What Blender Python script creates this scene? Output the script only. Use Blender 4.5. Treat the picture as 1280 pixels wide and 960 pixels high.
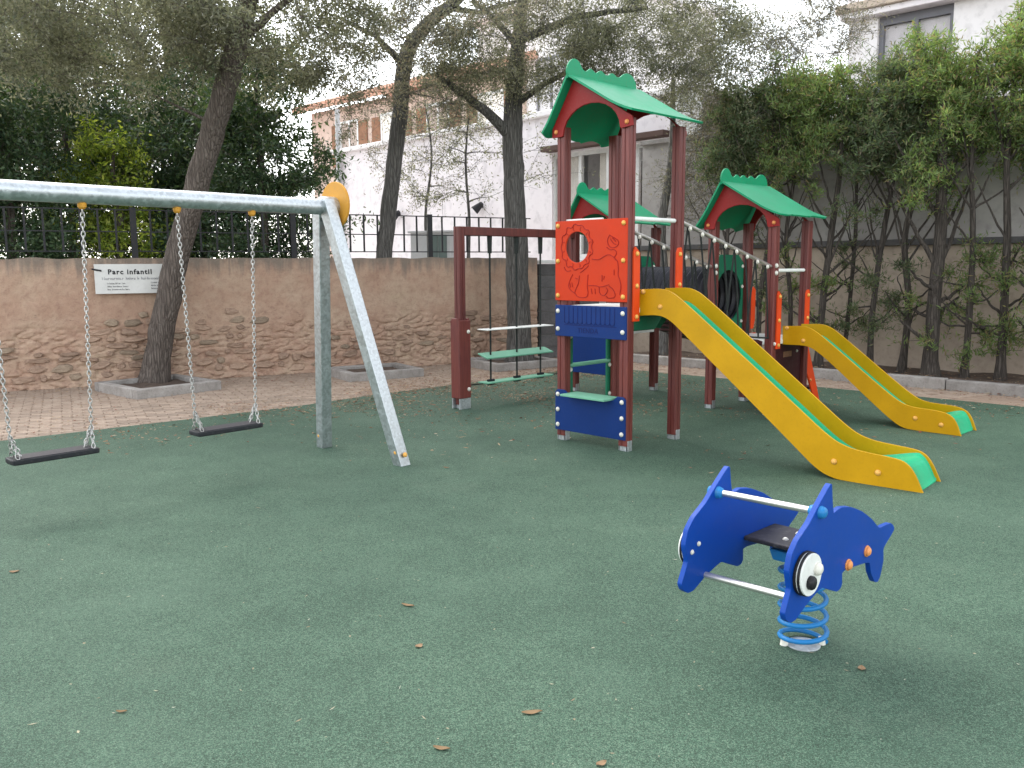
import bpy, bmesh, math, random
import numpy as np
from mathutils import Vector, Matrix, noise

random.seed(7)
rng = np.random.default_rng(7)
R = math.radians
for o in list(bpy.data.objects):
    bpy.data.objects.remove(o)
scn = bpy.context.scene
COL = scn.collection

# ------------------------------------------------------------------ camera
CF, CP, CR, CH = 1080.0, R(7.773), R(-0.366), 1.6      # focal px, pitch, roll, eye height
_R0 = Vector((1, 0, 0)); _FW = Vector((0, math.cos(CP), -math.sin(CP))); _U0 = Vector((0, math.sin(CP), math.cos(CP)))
_RX = _R0 * math.cos(CR) + _U0 * math.sin(CR)
_UX = _U0 * math.cos(CR) - _R0 * math.sin(CR)
cam_d = bpy.data.cameras.new('camera')
cam = bpy.data.objects.new('camera', cam_d); COL.objects.link(cam)
m3 = Matrix((_RX, _UX, -_FW)).transposed()
cam.matrix_world = Matrix.Translation((0, 0, CH)) @ m3.to_4x4()
cam_d.sensor_fit = 'HORIZONTAL'; cam_d.sensor_width = 36.0
cam_d.lens = CF / 1280.0 * 36.0
cam_d.clip_start = 0.05; cam_d.clip_end = 600
scn.camera = cam
scn.render.resolution_x = 1024; scn.render.resolution_y = 768

def ray(px, py):
    return _RX * ((px - 640) / CF) - _UX * ((py - 480) / CF) + _FW
def atz(px, py, z=0.0):
    d = ray(px, py); t = (z - CH) / d.z
    return Vector((0, 0, CH)) + d * t
def atY(px, py, Y):
    d = ray(px, py)
    return Vector((0, 0, CH)) + d * (Y / d.y)
def atline(px, py, a, b):
    """pixel ray on the vertical plane through ground points a, b"""
    n = Vector((-(b[1] - a[1]), b[0] - a[0], 0)); d = ray(px, py)
    t = (Vector((a[0], a[1], 0)) - Vector((0, 0, CH))).dot(n) / d.dot(n)
    return Vector((0, 0, CH)) + d * t

# ------------------------------------------------------------------ world, sun, exposure
SUN_EL, SUN_AZ = R(47), R(-36)           # azimuth from +Y, clockwise positive
world = bpy.data.worlds.new('World'); scn.world = world; world.use_nodes = True
nt = world.node_tree; nt.nodes.clear()
wo = nt.nodes.new('ShaderNodeOutputWorld'); bg = nt.nodes.new('ShaderNodeBackground')
sky = nt.nodes.new('ShaderNodeTexSky'); sky.sky_type = 'NISHITA'; sky.sun_disc = False
sky.sun_elevation = SUN_EL; sky.sun_rotation = SUN_AZ
sky.air_density = 1.2; sky.dust_density = 1.0; sky.ozone_density = 1.0
hs = nt.nodes.new('ShaderNodeHueSaturation'); hs.inputs['Saturation'].default_value = 0.22
nt.links.new(sky.outputs[0], hs.inputs['Color']); nt.links.new(hs.outputs[0], bg.inputs[0])
bg.inputs[1].default_value = 0.15
nt.links.new(bg.outputs[0], wo.inputs[0])
sd = bpy.data.lights.new('sun', 'SUN'); sd.energy = 0.55; sd.angle = R(50); sd.color = (1.0, 0.93, 0.82)
sun = bpy.data.objects.new('sun', sd); COL.objects.link(sun)
sdir = Vector((math.sin(SUN_AZ) * math.cos(SUN_EL), math.cos(SUN_AZ) * math.cos(SUN_EL), math.sin(SUN_EL)))
sun.rotation_euler = sdir.to_track_quat('Z', 'Y').to_euler()
sun.location = sdir * 40
scn.view_settings.view_transform = 'Standard'; scn.view_settings.look = 'None'
scn.view_settings.gamma = 1.0; scn.view_settings.use_curve_mapping = False
scn.view_settings.exposure = 1.95
scn.render.engine = 'CYCLES'

# ------------------------------------------------------------------ materials
MATS = {}
def node(nt, t, **kw):
    n = nt.nodes.new(t)
    for k, v in kw.items(): setattr(n, k, v)
    return n
def newmat(name):
    m = bpy.data.materials.new(name); m.use_nodes = True
    nt = m.node_tree; b = nt.nodes['Principled BSDF']
    MATS[name] = m
    return m, nt, b
def ramp(nt, stops):
    r = nt.nodes.new('ShaderNodeValToRGB'); e = r.color_ramp.elements
    while len(e) < len(stops): e.new(0.5)
    for i, (p, c) in enumerate(stops):
        e[i].position = p; e[i].color = (*c, 1)
    return r
def tcoord(nt, which='Object'):
    return nt.nodes.new('ShaderNodeTexCoord').outputs[which]
def noisetex(nt, vec, scale, detail=4, rough=0.55):
    n = nt.nodes.new('ShaderNodeTexNoise'); n.inputs['Scale'].default_value = scale
    n.inputs['Detail'].default_value = detail; n.inputs['Roughness'].default_value = rough
    nt.links.new(vec, n.inputs['Vector']); return n
def bump(nt, b, h, strength=0.3, dist=0.01, chain=None):
    n = nt.nodes.new('ShaderNodeBump'); n.inputs['Strength'].default_value = strength; n.inputs['Distance'].default_value = dist
    nt.links.new(h, n.inputs['Height'])
    if chain: nt.links.new(chain, n.inputs['Normal'])
    nt.links.new(n.outputs[0], b.inputs['Normal']); return n.outputs[0]
def mixc(nt, fac, a, b, mode='MIX'):
    n = nt.nodes.new('ShaderNodeMix'); n.data_type = 'RGBA'; n.blend_type = mode
    for sock, v in ((n.inputs[0], fac), (n.inputs[6], a), (n.inputs[7], b)):
        if isinstance(v, (int, float)): sock.default_value = v
        elif isinstance(v, tuple): sock.default_value = (*v, 1)
        else: nt.links.new(v, sock)
    return n.outputs[2]
def mapr(nt, v, a, b, c=0.0, d=1.0):
    n = nt.nodes.new('ShaderNodeMapRange'); nt.links.new(v, n.inputs[0])
    for i, x in enumerate((a, b, c, d)): n.inputs[i + 1].default_value = x
    return n.outputs[0]

def plastic(name, col, rough=0.42, var=0.10, dirt=(0.16, 0.13, 0.10), dirt_amt=0.16, scale=3.0, spec=0.25):
    m, nt, b = newmat(name); v = tcoord(nt)
    n = noisetex(nt, v, scale, 5); n2 = noisetex(nt, v, scale * 14, 3)
    c1 = mixc(nt, mapr(nt, n.outputs[0], 0.3, 0.7), tuple(x * (1 - var) for x in col), tuple(min(1, x * (1 + var)) for x in col))
    f = mapr(nt, n2.outputs[0], 0.52, 0.8, 0, dirt_amt)
    c2 = mixc(nt, f, c1, dirt)
    nt.links.new(c2, b.inputs['Base Color'])
    nt.links.new(mapr(nt, n.outputs[0], 0.2, 0.8, rough - 0.08, rough + 0.14), b.inputs['Roughness'])
    b.inputs['Specular IOR Level'].default_value = spec
    bump(nt, b, n2.outputs[0], 0.06, 0.004)
    return m
plastic('yellow', (0.52, 0.275, 0.001), 0.42, dirt=(0.22, 0.11, 0.01), dirt_amt=0.18)
plastic('chute_green', (0.02, 0.40, 0.19), 0.30)
plastic('orange', (0.54, 0.036, 0.005), 0.55, dirt_amt=0.08)
plastic('orange_bright', (0.68, 0.06, 0.008), 0.45, dirt_amt=0.08)
plastic('engrave_orange', (0.32, 0.012, 0.008), 0.6)
plastic('blue', (0.001, 0.026, 0.145), 0.5, dirt_amt=0.05)
plastic('engrave_blue', (0.003, 0.014, 0.10), 0.6, dirt_amt=0.0)
plastic('dolphin_blue', (0.001, 0.048, 0.30), 0.42, dirt_amt=0.06)
plastic('roof_green', (0.006, 0.25, 0.115), 0.42, dirt=(0.10, 0.10, 0.05), dirt_amt=0.3)
plastic('panel_green', (0.008, 0.14, 0.072), 0.45)
plastic('step_green', (0.16, 0.40, 0.27), 0.5)
plastic('gable_red', (0.24, 0.011, 0.010), 0.48)
plastic('maroon_panel', (0.045, 0.009, 0.011), 0.5)
plastic('white_plastic', (0.75, 0.76, 0.72), 0.4)
plastic('black_plastic', (0.012, 0.012, 0.014), 0.45)
plastic('rubber_black', (0.016, 0.018, 0.021), 0.6, dirt=(0.12, 0.12, 0.11), dirt_amt=0.2)
plastic('tunnel_black', (0.022, 0.022, 0.028), 0.33)
plastic('seat_dark', (0.028, 0.026, 0.033), 0.55, dirt=(0.2, 0.19, 0.18), dirt_amt=0.25)
plastic('spring_blue', (0.015, 0.17, 0.42), 0.33)
plastic('disc_yellow', (0.56, 0.27, 0.035), 0.5)
plastic('bolt_white', (0.72, 0.70, 0.62), 0.35)
plastic('bolt_yellow', (0.78, 0.42, 0.10), 0.35)
plastic('bolt_orange', (0.75, 0.30, 0.10), 0.35)
plastic('rope', (0.022, 0.026, 0.024), 0.8)
plastic('iron_black', (0.020, 0.021, 0.024), 0.5, dirt=(0.12, 0.06, 0.035), dirt_amt=0.25)
plastic('sign_white', (0.62, 0.62, 0.60), 0.4, dirt=(0.3, 0.28, 0.25), dirt_amt=0.15)
plastic('ink', (0.02, 0.02, 0.022), 0.6)
plastic('ink_grey', (0.24, 0.24, 0.25), 0.6)
plastic('frame_white', (0.66, 0.66, 0.64), 0.4)
plastic('frame_grey', (0.17, 0.17, 0.19), 0.4)
plastic('curtain', (0.80, 0.75, 0.68), 0.9)
plastic('blind', (0.66, 0.50, 0.46), 0.8)
plastic('lintel_brown', (0.09, 0.055, 0.045), 0.7)
plastic('pipe_grey', (0.42, 0.42, 0.42), 0.5)
plastic('cabinet_green', (0.10, 0.13, 0.12), 0.5)

def metal(name, col, rough, spangle=0.0):
    m, nt, b = newmat(name); v = tcoord(nt)
    n = noisetex(nt, v, 9, 5)
    if spangle:
        vo = node(nt, 'ShaderNodeTexVoronoi'); vo.inputs['Scale'].default_value = 55; nt.links.new(v, vo.inputs['Vector'])
        f = mixc(nt, 0.5, n.outputs[0], vo.outputs['Color'], 'MIX')
        sep = node(nt, 'ShaderNodeSeparateColor'); nt.links.new(f, sep.inputs[0]); fac = sep.outputs[0]
    else: fac = n.outputs[0]
    c = ramp(nt, [(0.25, tuple(x * 0.72 for x in col)), (0.75, col)]); nt.links.new(fac, c.inputs[0])
    nt.links.new(c.outputs[0], b.inputs['Base Color'])
    nt.links.new(mapr(nt, fac, 0.2, 0.8, rough - 0.08, rough + 0.12), b.inputs['Roughness'])
    b.inputs['Metallic'].default_value = 0.85
    bump(nt, b, n.outputs[0], 0.05, 0.003)
    return m
metal('galvanised', (0.56, 0.60, 0.62), 0.42, spangle=1)
metal('steel', (0.68, 0.66, 0.63), 0.3)
metal('chain_steel', (0.58, 0.57, 0.55), 0.38)

# stained timber of the play posts
m, nt, b = newmat('post_wood'); v = tcoord(nt)
mp = node(nt, 'ShaderNodeMapping'); mp.inputs['Scale'].default_value = (14, 14, 1.1); nt.links.new(v, mp.inputs[0])
n = noisetex(nt, mp.outputs[0], 4.0, 8, 0.65)
n2 = noisetex(nt, v, 2.2, 4)
c = ramp(nt, [(0.25, (0.075, 0.015, 0.012)), (0.5, (0.135, 0.026, 0.019)), (0.8, (0.20, 0.045, 0.032))]); nt.links.new(n.outputs[0], c.inputs[0])
c2 = mixc(nt, mapr(nt, n2.outputs[0], 0.35, 0.75, 0, 0.5), c.outputs[0], (0.085, 0.016, 0.02))
oi = node(nt, 'ShaderNodeObjectInfo')
hsv = node(nt, 'ShaderNodeHueSaturation'); nt.links.new(c2, hsv.inputs['Color']); nt.links.new(mapr(nt, oi.outputs['Random'], 0, 1, 0.8, 1.2), hsv.inputs['Value'])
nt.links.new(hsv.outputs[0], b.inputs['Base Color']); b.inputs['Roughness'].default_value = 0.5
bump(nt, b, n.outputs[0], 0.22, 0.004)

# poured rubber
m, nt, b = newmat('rubber_green'); v = tcoord(nt)
g = node(nt, 'ShaderNodeTexVoronoi'); g.inputs['Scale'].default_value = 330; nt.links.new(v, g.inputs['Vector'])
sepg = node(nt, 'ShaderNodeSeparateColor'); nt.links.new(g.outputs['Color'], sepg.inputs[0])
big = noisetex(nt, v, 0.55, 5, 0.6); mid = noisetex(nt, v, 3.2, 6, 0.65); fine = noisetex(nt, v, 95, 3, 0.65)
cg = ramp(nt, [(0.0, (0.009, 0.027, 0.016)), (0.35, (0.035, 0.085, 0.053)), (0.7, (0.064, 0.135, 0.088)), (1.0, (0.15, 0.22, 0.158))]); nt.links.new(sepg.outputs[0], cg.inputs[0])
cb = ramp(nt, [(0.3, (0.72, 0.78, 0.76)), (0.7, (1.22, 1.16, 1.16))]); nt.links.new(big.outputs[0], cb.inputs[0])
cm = ramp(nt, [(0.3, (0.84, 0.86, 0.84)), (0.72, (1.14, 1.10, 1.10))]); nt.links.new(mid.outputs[0], cm.inputs[0])
cf = ramp(nt, [(0.35, (0.62, 0.66, 0.64)), (0.62, (1.15, 1.12, 1.12))]); nt.links.new(fine.outputs[0], cf.inputs[0])
x = mixc(nt, 1.0, cg.outputs[0], cb.outputs[0], 'MULTIPLY'); x = mixc(nt, 1.0, x, cm.outputs[0], 'MULTIPLY'); x = mixc(nt, 1.0, x, cf.outputs[0], 'MULTIPLY')
dust = noisetex(nt, v, 1.1, 6, 0.7)
x = mixc(nt, mapr(nt, dust.outputs[0], 0.58, 0.8, 0, 0.30), x, (0.085, 0.105, 0.075))
st1 = noisetex(nt, v, 0.9, 3, 0.5); st2 = noisetex(nt, v, 2.7, 5, 0.7)
x = mixc(nt, mapr(nt, st2.outputs[0], 0.60, 0.74, 0, 0.30), x, (0.028, 0.062, 0.040))
x = mixc(nt, mapr(nt, st1.outputs[0], 0.52, 0.74, 0, 0.28), x, (0.095, 0.155, 0.108))
nt.links.new(x, b.inputs['Base Color']); b.inputs['Roughness'].default_value = 0.8
b.inputs['Specular IOR Level'].default_value = 0.4
k = bump(nt, b, g.outputs['Distance'], 0.55, 0.004); bump(nt, b, fine.outputs[0], 0.45, 0.006, k)

def stone_mat(name, cols, scale=6, bumpd=0.01, rough=0.9, objvar=0.25, bs=0.6):
    m, nt, b = newmat(name); v = tcoord(nt)
    n = noisetex(nt, v, scale, 8, 0.65); n2 = noisetex(nt, v, scale * 7, 4)
    c = ramp(nt, [(0.28 + 0.44 * i / (len(cols) - 1), cc) for i, cc in enumerate(cols)]); nt.links.new(n.outputs[0], c.inputs[0])
    oi = node(nt, 'ShaderNodeObjectInfo'); hv = node(nt, 'ShaderNodeHueSaturation'); nt.links.new(c.outputs[0], hv.inputs['Color'])
    nt.links.new(mapr(nt, oi.outputs['Random'], 0, 1, 1 - objvar, 1 + objvar), hv.inputs['Value'])
    x = mixc(nt, mapr(nt, n2.outputs[0], 0.5, 0.75, 0, 0.4), hv.outputs[0], tuple(q * 0.45 for q in cols[0]))
    nt.links.new(x, b.inputs['Base Color']); b.inputs['Roughness'].default_value = rough
    k = bump(nt, b, n.outputs[0], bs, bumpd); bump(nt, b, n2.outputs[0], bs * 0.6, bumpd * 0.4, k)
    return m
stone_mat('stone', [(0.25, 0.16, 0.115), (0.35, 0.24, 0.175), (0.41, 0.30, 0.22)], 7, 0.025, objvar=0.18)
stone_mat('stone_grey', [(0.21, 0.155, 0.11), (0.31, 0.235, 0.17), (0.38, 0.30, 0.22)], 7, 0.025, objvar=0.18)
stone_mat('concrete', [(0.20, 0.18, 0.165), (0.29, 0.27, 0.25), (0.36, 0.34, 0.32)], 5, 0.004, objvar=0.12)
stone_mat('soil', [(0.06, 0.04, 0.03), (0.11, 0.075, 0.055), (0.16, 0.12, 0.09)], 9, 0.03)
stone_mat('ground_earth', [(0.10, 0.085, 0.065), (0.15, 0.13, 0.10), (0.2, 0.17, 0.13)], 2, 0.03)
stone_mat('terrace', [(0.42, 0.39, 0.37), (0.5, 0.47, 0.45), (0.56, 0.53, 0.5)], 3, 0.004)
stone_mat('beige_render', [(0.36, 0.285, 0.225), (0.45, 0.365, 0.29), (0.52, 0.43, 0.345)], 1.6, 0.006, objvar=0.0, bs=0.35)
stone_mat('grey_render', [(0.30, 0.28, 0.265), (0.38, 0.355, 0.335), (0.44, 0.42, 0.395)], 1.2, 0.006, objvar=0.0, bs=0.35)
stone_mat('dark_block', [(0.075, 0.07, 0.07), (0.11, 0.105, 0.105), (0.15, 0.14, 0.14)], 4, 0.01)
stone_mat('white_render', [(0.72, 0.66, 0.67), (0.78, 0.73, 0.74), (0.82, 0.78, 0.78)], 0.8, 0.003, objvar=0.0, bs=0.2)
stone_mat('white_render_far', [(0.70, 0.66, 0.65), (0.76, 0.73, 0.72), (0.80, 0.77, 0.76)], 0.8, 0.003, objvar=0.0, bs=0.2)
stone_mat('ochre_render', [(0.46, 0.33, 0.27), (0.54, 0.41, 0.34), (0.60, 0.49, 0.42)], 0.9, 0.004, objvar=0.0, bs=0.2)
stone_mat('roof_tile', [(0.38, 0.20, 0.14), (0.48, 0.28, 0.2), (0.54, 0.36, 0.27)], 6, 0.01)
stone_mat('shutter_brown', [(0.16, 0.075, 0.04), (0.22, 0.11, 0.06), (0.27, 0.14, 0.08)], 6, 0.004)
stone_mat('paver', [(0.24, 0.175, 0.13), (0.33, 0.25, 0.19), (0.39, 0.31, 0.245)], 9, 0.004, objvar=0.2, bs=0.4)
stone_mat('paver_field', [(0.23, 0.165, 0.125), (0.33, 0.25, 0.19), (0.40, 0.32, 0.25)], 5, 0.004, objvar=0.0, bs=0.4)
stone_mat('sand_joint', [(0.20, 0.14, 0.10), (0.26, 0.19, 0.14), (0.3, 0.23, 0.18)], 12, 0.004)

# old wall: pink plaster, cement cap with run-down stains, thin plaster and painted crevice shade low down
m, nt, b = newmat('old_plaster'); v = tcoord(nt)
sx = node(nt, 'ShaderNodeSeparateXYZ'); nt.links.new(v, sx.inputs[0])
n = noisetex(nt, v, 1.5, 8, 0.65); n2 = noisetex(nt, v, 11, 6, 0.65); n3 = noisetex(nt, v, 45, 4)
c = ramp(nt, [(0.25, (0.30, 0.185, 0.13)), (0.42, (0.40, 0.265, 0.19)), (0.58, (0.43, 0.31, 0.225)), (0.75, (0.39, 0.30, 0.205))]); nt.links.new(n.outputs[0], c.inputs[0])
x = mixc(nt, mapr(nt, n2.outputs[0], 0.45, 0.72, 0, 0.55), c.outputs[0], (0.25, 0.14, 0.105))
# dirt streaks running down from the cap
ms = node(nt, 'ShaderNodeMapping'); ms.inputs['Scale'].default_value = (5, 5, 0.35); nt.links.new(v, ms.inputs[0])
ns = noisetex(nt, ms.outputs[0], 1.6, 5, 0.6)
zz = node(nt, 'ShaderNodeMath', operation='ADD'); nt.links.new(sx.outputs[2], zz.inputs[0])
nsm = mapr(nt, ns.outputs[0], 0.3, 0.75, -0.22, 0.16); nt.links.new(nsm, zz.inputs[1])
x = mixc(nt, mapr(nt, zz.outputs[0], 1.46, 1.68, 0, 0.8), x, (0.155, 0.135, 0.115))
x = mixc(nt, mapr(nt, n3.outputs[0], 0.55, 0.8, 0, 0.5), x, (0.15, 0.09, 0.07))
mh = node(nt, 'ShaderNodeMapping'); mh.inputs['Scale'].default_value = (3.2, 3.2, 9.5); nt.links.new(v, mh.inputs[0])
nh = noisetex(nt, mh.outputs[0], 2.4, 7, 0.72)
lowm = mapr(nt, zz.outputs[0], 1.15, 0.7, 0.12, 1.0)
crev_shade = node(nt, 'ShaderNodeMath', operation='MULTIPLY'); nt.links.new(mapr(nt, nh.outputs[0], 0.56, 0.68, 0, 0.75), crev_shade.inputs[0]); nt.links.new(lowm, crev_shade.inputs[1])
x = mixc(nt, crev_shade.outputs[0], x, (0.12, 0.065, 0.05))  # shade of crevices painted as dark flat streaks, strongest low down
lig = node(nt, 'ShaderNodeMath', operation='MULTIPLY'); nt.links.new(mapr(nt, nh.outputs[0], 0.46, 0.34, 0, 0.5), lig.inputs[0]); nt.links.new(lowm, lig.inputs[1])
x = mixc(nt, lig.outputs[0], x, (0.50, 0.37, 0.28))
nt.links.new(x, b.inputs['Base Color']); b.inputs['Roughness'].default_value = 0.93
k = bump(nt, b, n2.outputs[0], 0.8, 0.02); bump(nt, b, n3.outputs[0], 0.4, 0.008, k)

# bark
def bark_mat(name, c0, c1, c2):
    m, nt, b = newmat(name); v = tcoord(nt)
    mp = node(nt, 'ShaderNodeMapping'); mp.inputs['Scale'].default_value = (13, 13, 1.7); nt.links.new(v, mp.inputs[0])
    n = noisetex(nt, mp.outputs[0], 2.6, 7, 0.7)
    vo = node(nt, 'ShaderNodeTexVoronoi'); vo.feature = 'DISTANCE_TO_EDGE'; vo.inputs['Scale'].default_value = 2.2; nt.links.new(mp.outputs[0], vo.inputs['Vector'])
    c = ramp(nt, [(0.3, c0), (0.5, c1), (0.75, c2)]); nt.links.new(n.outputs[0], c.inputs[0])
    x = mixc(nt, mapr(nt, vo.outputs['Distance'], 0.0, 0.16, 0.4, 0), c.outputs[0], tuple(q * 0.4 for q in c0))
    nt.links.new(x, b.inputs['Base Color']); b.inputs['Roughness'].default_value = 0.95
    h = node(nt, 'ShaderNodeMath', operation='ADD'); nt.links.new(n.outputs[0], h.inputs[0]); nt.links.new(mapr(nt, vo.outputs['Distance'], 0, 0.2, 0, 0.8), h.inputs[1])
    bump(nt, b, h.outputs[0], 0.9, 0.03)
bark_mat('bark_brown', (0.075, 0.058, 0.049), (0.14, 0.113, 0.096), (0.22, 0.19, 0.165))
bark_mat('bark_grey', (0.065, 0.06, 0.056), (0.125, 0.117, 0.108), (0.20, 0.19, 0.178))
bark_mat('bark_pale', (0.11, 0.10, 0.09), (0.19, 0.18, 0.165), (0.28, 0.27, 0.25))
bark_mat('bark_conifer', (0.04, 0.031, 0.026), (0.08, 0.066, 0.055), (0.13, 0.11, 0.095))

def leaf_mat(name, cols, trans=0.45, rough=0.5, tint=(1.25, 1.2, 0.55)):
    m, nt, b = newmat(name)
    ge = node(nt, 'ShaderNodeNewGeometry')
    c = ramp(nt, [(i / (len(cols) - 1), cc) for i, cc in enumerate(cols)]); nt.links.new(ge.outputs['Random Per Island'], c.inputs[0])
    v = tcoord(nt); n = noisetex(nt, v, 0.9, 3)
    cl = ramp(nt, [(0.3, (0.72, 0.75, 0.72)), (0.7, (1.25, 1.22, 1.15))]); nt.links.new(n.outputs[0], cl.inputs[0])
    x = mixc(nt, 1.0, c.outputs[0], cl.outputs[0], 'MULTIPLY')
    nt.links.new(x, b.inputs['Base Color']); b.inputs['Roughness'].default_value = rough
    b.inputs['Specular IOR Level'].default_value = 0.4
    tr = node(nt, 'ShaderNodeBsdfTranslucent'); t = mixc(nt, 1.0, x, tint, 'MULTIPLY'); nt.links.new(t, tr.inputs[0])
    ms = node(nt, 'ShaderNodeMixShader'); ms.inputs[0].default_value = trans
    nt.links.new(b.outputs[0], ms.inputs[1]); nt.links.new(tr.outputs[0], ms.inputs[2])
    nt.links.new(ms.outputs[0], nt.nodes['Material Output'].inputs[0])
leaf_mat('leaf_olive', [(0.10, 0.11, 0.08), (0.16, 0.17, 0.125), (0.21, 0.22, 0.165), (0.27, 0.265, 0.215)], 0.55, tint=(1.35, 1.3, .95))
leaf_mat('leaf_grey', [(0.11, 0.115, 0.09), (0.17, 0.17, 0.135), (0.22, 0.215, 0.175), (0.20, 0.165, 0.13)], 0.55, tint=(1.3, 1.25, 1.0))
leaf_mat('leaf_laurel', [(0.035, 0.07, 0.04), (0.055, 0.10, 0.055), (0.075, 0.125, 0.06), (0.12, 0.16, 0.09)], 0.4, 0.33)
leaf_mat('leaf_painted_sun', [(0.10, 0.16, 0.045), (0.23, 0.32, 0.06), (0.37, 0.46, 0.085), (0.54, 0.58, 0.17)], 0.62, 0.4)  # laurel leaves with the sunlight painted into their colours
leaf_mat('leaf_conifer', [(0.085, 0.13, 0.075), (0.13, 0.185, 0.105), (0.18, 0.23, 0.13), (0.22, 0.18, 0.13)], 0.55, 0.6, tint=(1.3, 1.3, .8))
leaf_mat('leaf_conifer_light', [(0.11, 0.17, 0.075), (0.17, 0.25, 0.10), (0.24, 0.32, 0.13), (0.27, 0.19, 0.13)], 0.57, 0.6, tint=(1.3, 1.35, .7))
leaf_mat('leaf_fallen', [(0.16, 0.08, 0.045), (0.26, 0.16, 0.09), (0.36, 0.27, 0.17), (0.20, 0.055, 0.035), (0.45, 0.40, 0.30)], 0.1, 0.8, (1, 0.8, 0.6))
leaf_mat('leaf_pale', [(0.30, 0.27, 0.20), (0.36, 0.33, 0.24), (0.24, 0.15, 0.09), (0.50, 0.49, 0.42)], 0.1, 0.8, (1, 1, .9))
leaf_mat('leaf_dry', [(0.20, 0.12, 0.06), (0.30, 0.20, 0.10)], 0.1, 0.7, (1, 0.8, 0.6))

# window glass
m, nt, b = newmat('window_glass')
b.inputs['Base Color'].default_value = (0.10, 0.12, 0.12, 1); b.inputs['Roughness'].default_value = 0.06
b.inputs['Specular IOR Level'].default_value = 0.9; b.inputs['Alpha'].default_value = 0.10

# ------------------------------------------------------------------ mesh builder
def M(n): return MATS[n]
class MB:
    def __init__(s): s.v = []; s.f = []
    def quad_box(s, lo, hi, mat=None):
        x0, y0, z0 = lo; x1, y1, z1 = hi; k = len(s.v)
        p = [(x0, y0, z0), (x1, y0, z0), (x1, y1, z0), (x0, y1, z0), (x0, y0, z1), (x1, y0, z1), (x1, y1, z1), (x0, y1, z1)]
        if mat is not None: p = [tuple(mat @ Vector(q)) for q in p]
        s.v += p
        s.f += [tuple(k + i for i in q) for q in ((0, 3, 2, 1), (4, 5, 6, 7), (0, 1, 5, 4), (1, 2, 6, 5), (2, 3, 7, 6), (3, 0, 4, 7))]
        return s
    def prism(s, poly, fn, t0, t1):
        """poly: 2D points; fn(a, b, t) -> 3D"""
        k = len(s.v); n = len(poly)
        s.v += [tuple(fn(a, b, t0)) for a, b in poly] + [tuple(fn(a, b, t1)) for a, b in poly]
        s.f += [tuple(k + i for i in range(n))[::-1], tuple(k + n + i for i in range(n))]
        s.f += [(k + i, k + (i + 1) % n, k + n + (i + 1) % n, k + n + i) for i in range(n)]
        return s
    def tube(s, pts, rad, n=8, cap=True):
        pts = [Vector(p) for p in pts]
        if not hasattr(rad, '__len__'): rad = [rad] * len(pts)
        k0 = len(s.v); up = None
        for i, p in enumerate(pts):
            t = (pts[min(i + 1, len(pts) - 1)] - pts[max(i - 1, 0)]).normalized()
            if up is None:
                up = t.orthogonal().normalized()
            else:
                up = (up - t * up.dot(t))
                up = up.normalized() if up.length > 1e-6 else t.orthogonal().normalized()
            sd = t.cross(up)
            for j in range(n):
                a = 2 * math.pi * j / n
                s.v.append(tuple(p + (up * math.cos(a) + sd * math.sin(a)) * rad[i]))
        for i in range(len(pts) - 1):
            for j in range(n):
                a = k0 + i * n + j; b2 = k0 + i * n + (j + 1) % n
                s.f.append((a, b2, b2 + n, a + n))
        if cap:
            s.f.append(tuple(k0 + j for j in range(n))[::-1]); e = k0 + (len(pts) - 1) * n
            s.f.append(tuple(e + j for j in range(n)))
        return s
    def torus(s, mat, Rr, r, n=10, m=5, sx=1.0):
        k = len(s.v)
        for i in range(n):
            a = 2 * math.pi * i / n
            for j in range(m):
                b2 = 2 * math.pi * j / m
                p = Vector(((Rr + r * math.cos(b2)) * math.cos(a) * sx, (Rr + r * math.cos(b2)) * math.sin(a), r * math.sin(b2)))
                s.v.append(tuple(mat @ p))
        for i in range(n):
            for j in range(m):
                a = k + i * m + j; b2 = k + i * m + (j + 1) % m; c = k + ((i + 1) % n) * m + (j + 1) % m; d = k + ((i + 1) % n) * m + j
                s.f.append((a, d, c, b2))
        return s
    def dome(s, mat, r, h, n=10, m=3):
        k = len(s.v); rings = []
        for i in range(m + 1):
            a = math.pi / 2 * i / m
            rr, zz = r * math.cos(a), h * math.sin(a)
            if i == m:
                s.v.append(tuple(mat @ Vector((0, 0, h)))); rings.append([len(s.v) - 1])
            else:
                st = len(s.v)
                s.v += [tuple(mat @ Vector((rr * math.cos(2 * math.pi * j / n), rr * math.sin(2 * math.pi * j / n), zz))) for j in range(n)]
                rings.append(list(range(st, st + n)))
        for i in range(m):
            A, B = rings[i], rings[i + 1]
            for j in range(n):
                if len(B) == 1: s.f.append((A[j], A[(j + 1) % n], B[0]))
                else: s.f.append((A[j], A[(j + 1) % n], B[(j + 1) % n], B[j]))
        s.f.append(tuple(rings[0])[::-1])
        return s
    def mesh(s, name):
        me = bpy.data.meshes.new(name); me.from_pydata([tuple(p) for p in s.v], [], s.f); me.validate(); me.update()
        return me
    def build(s, name, mat, parent=None, smooth=False, bevel=0.0, loc=None):
        me = s.mesh(name); me.materials.append(M(mat))
        o = bpy.data.objects.new(name, me); COL.objects.link(o)
        bm = bmesh.new(); bm.from_mesh(me); bmesh.ops.recalc_face_normals(bm, faces=bm.faces[:]); bm.to_mesh(me); bm.free()
        if smooth:
            me.polygons.foreach_set('use_smooth', [True] * len(me.polygons))
            try: me.set_sharp_from_angle(angle=R(38))
            except Exception: pass
        if parent: o.parent = parent
        if loc: o.location = loc
        if bevel:
            md = o.modifiers.new('bevel', 'BEVEL'); md.width = bevel; md.segments = 2; md.limit_method = 'ANGLE'; md.angle_limit = R(40)
        return o
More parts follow.
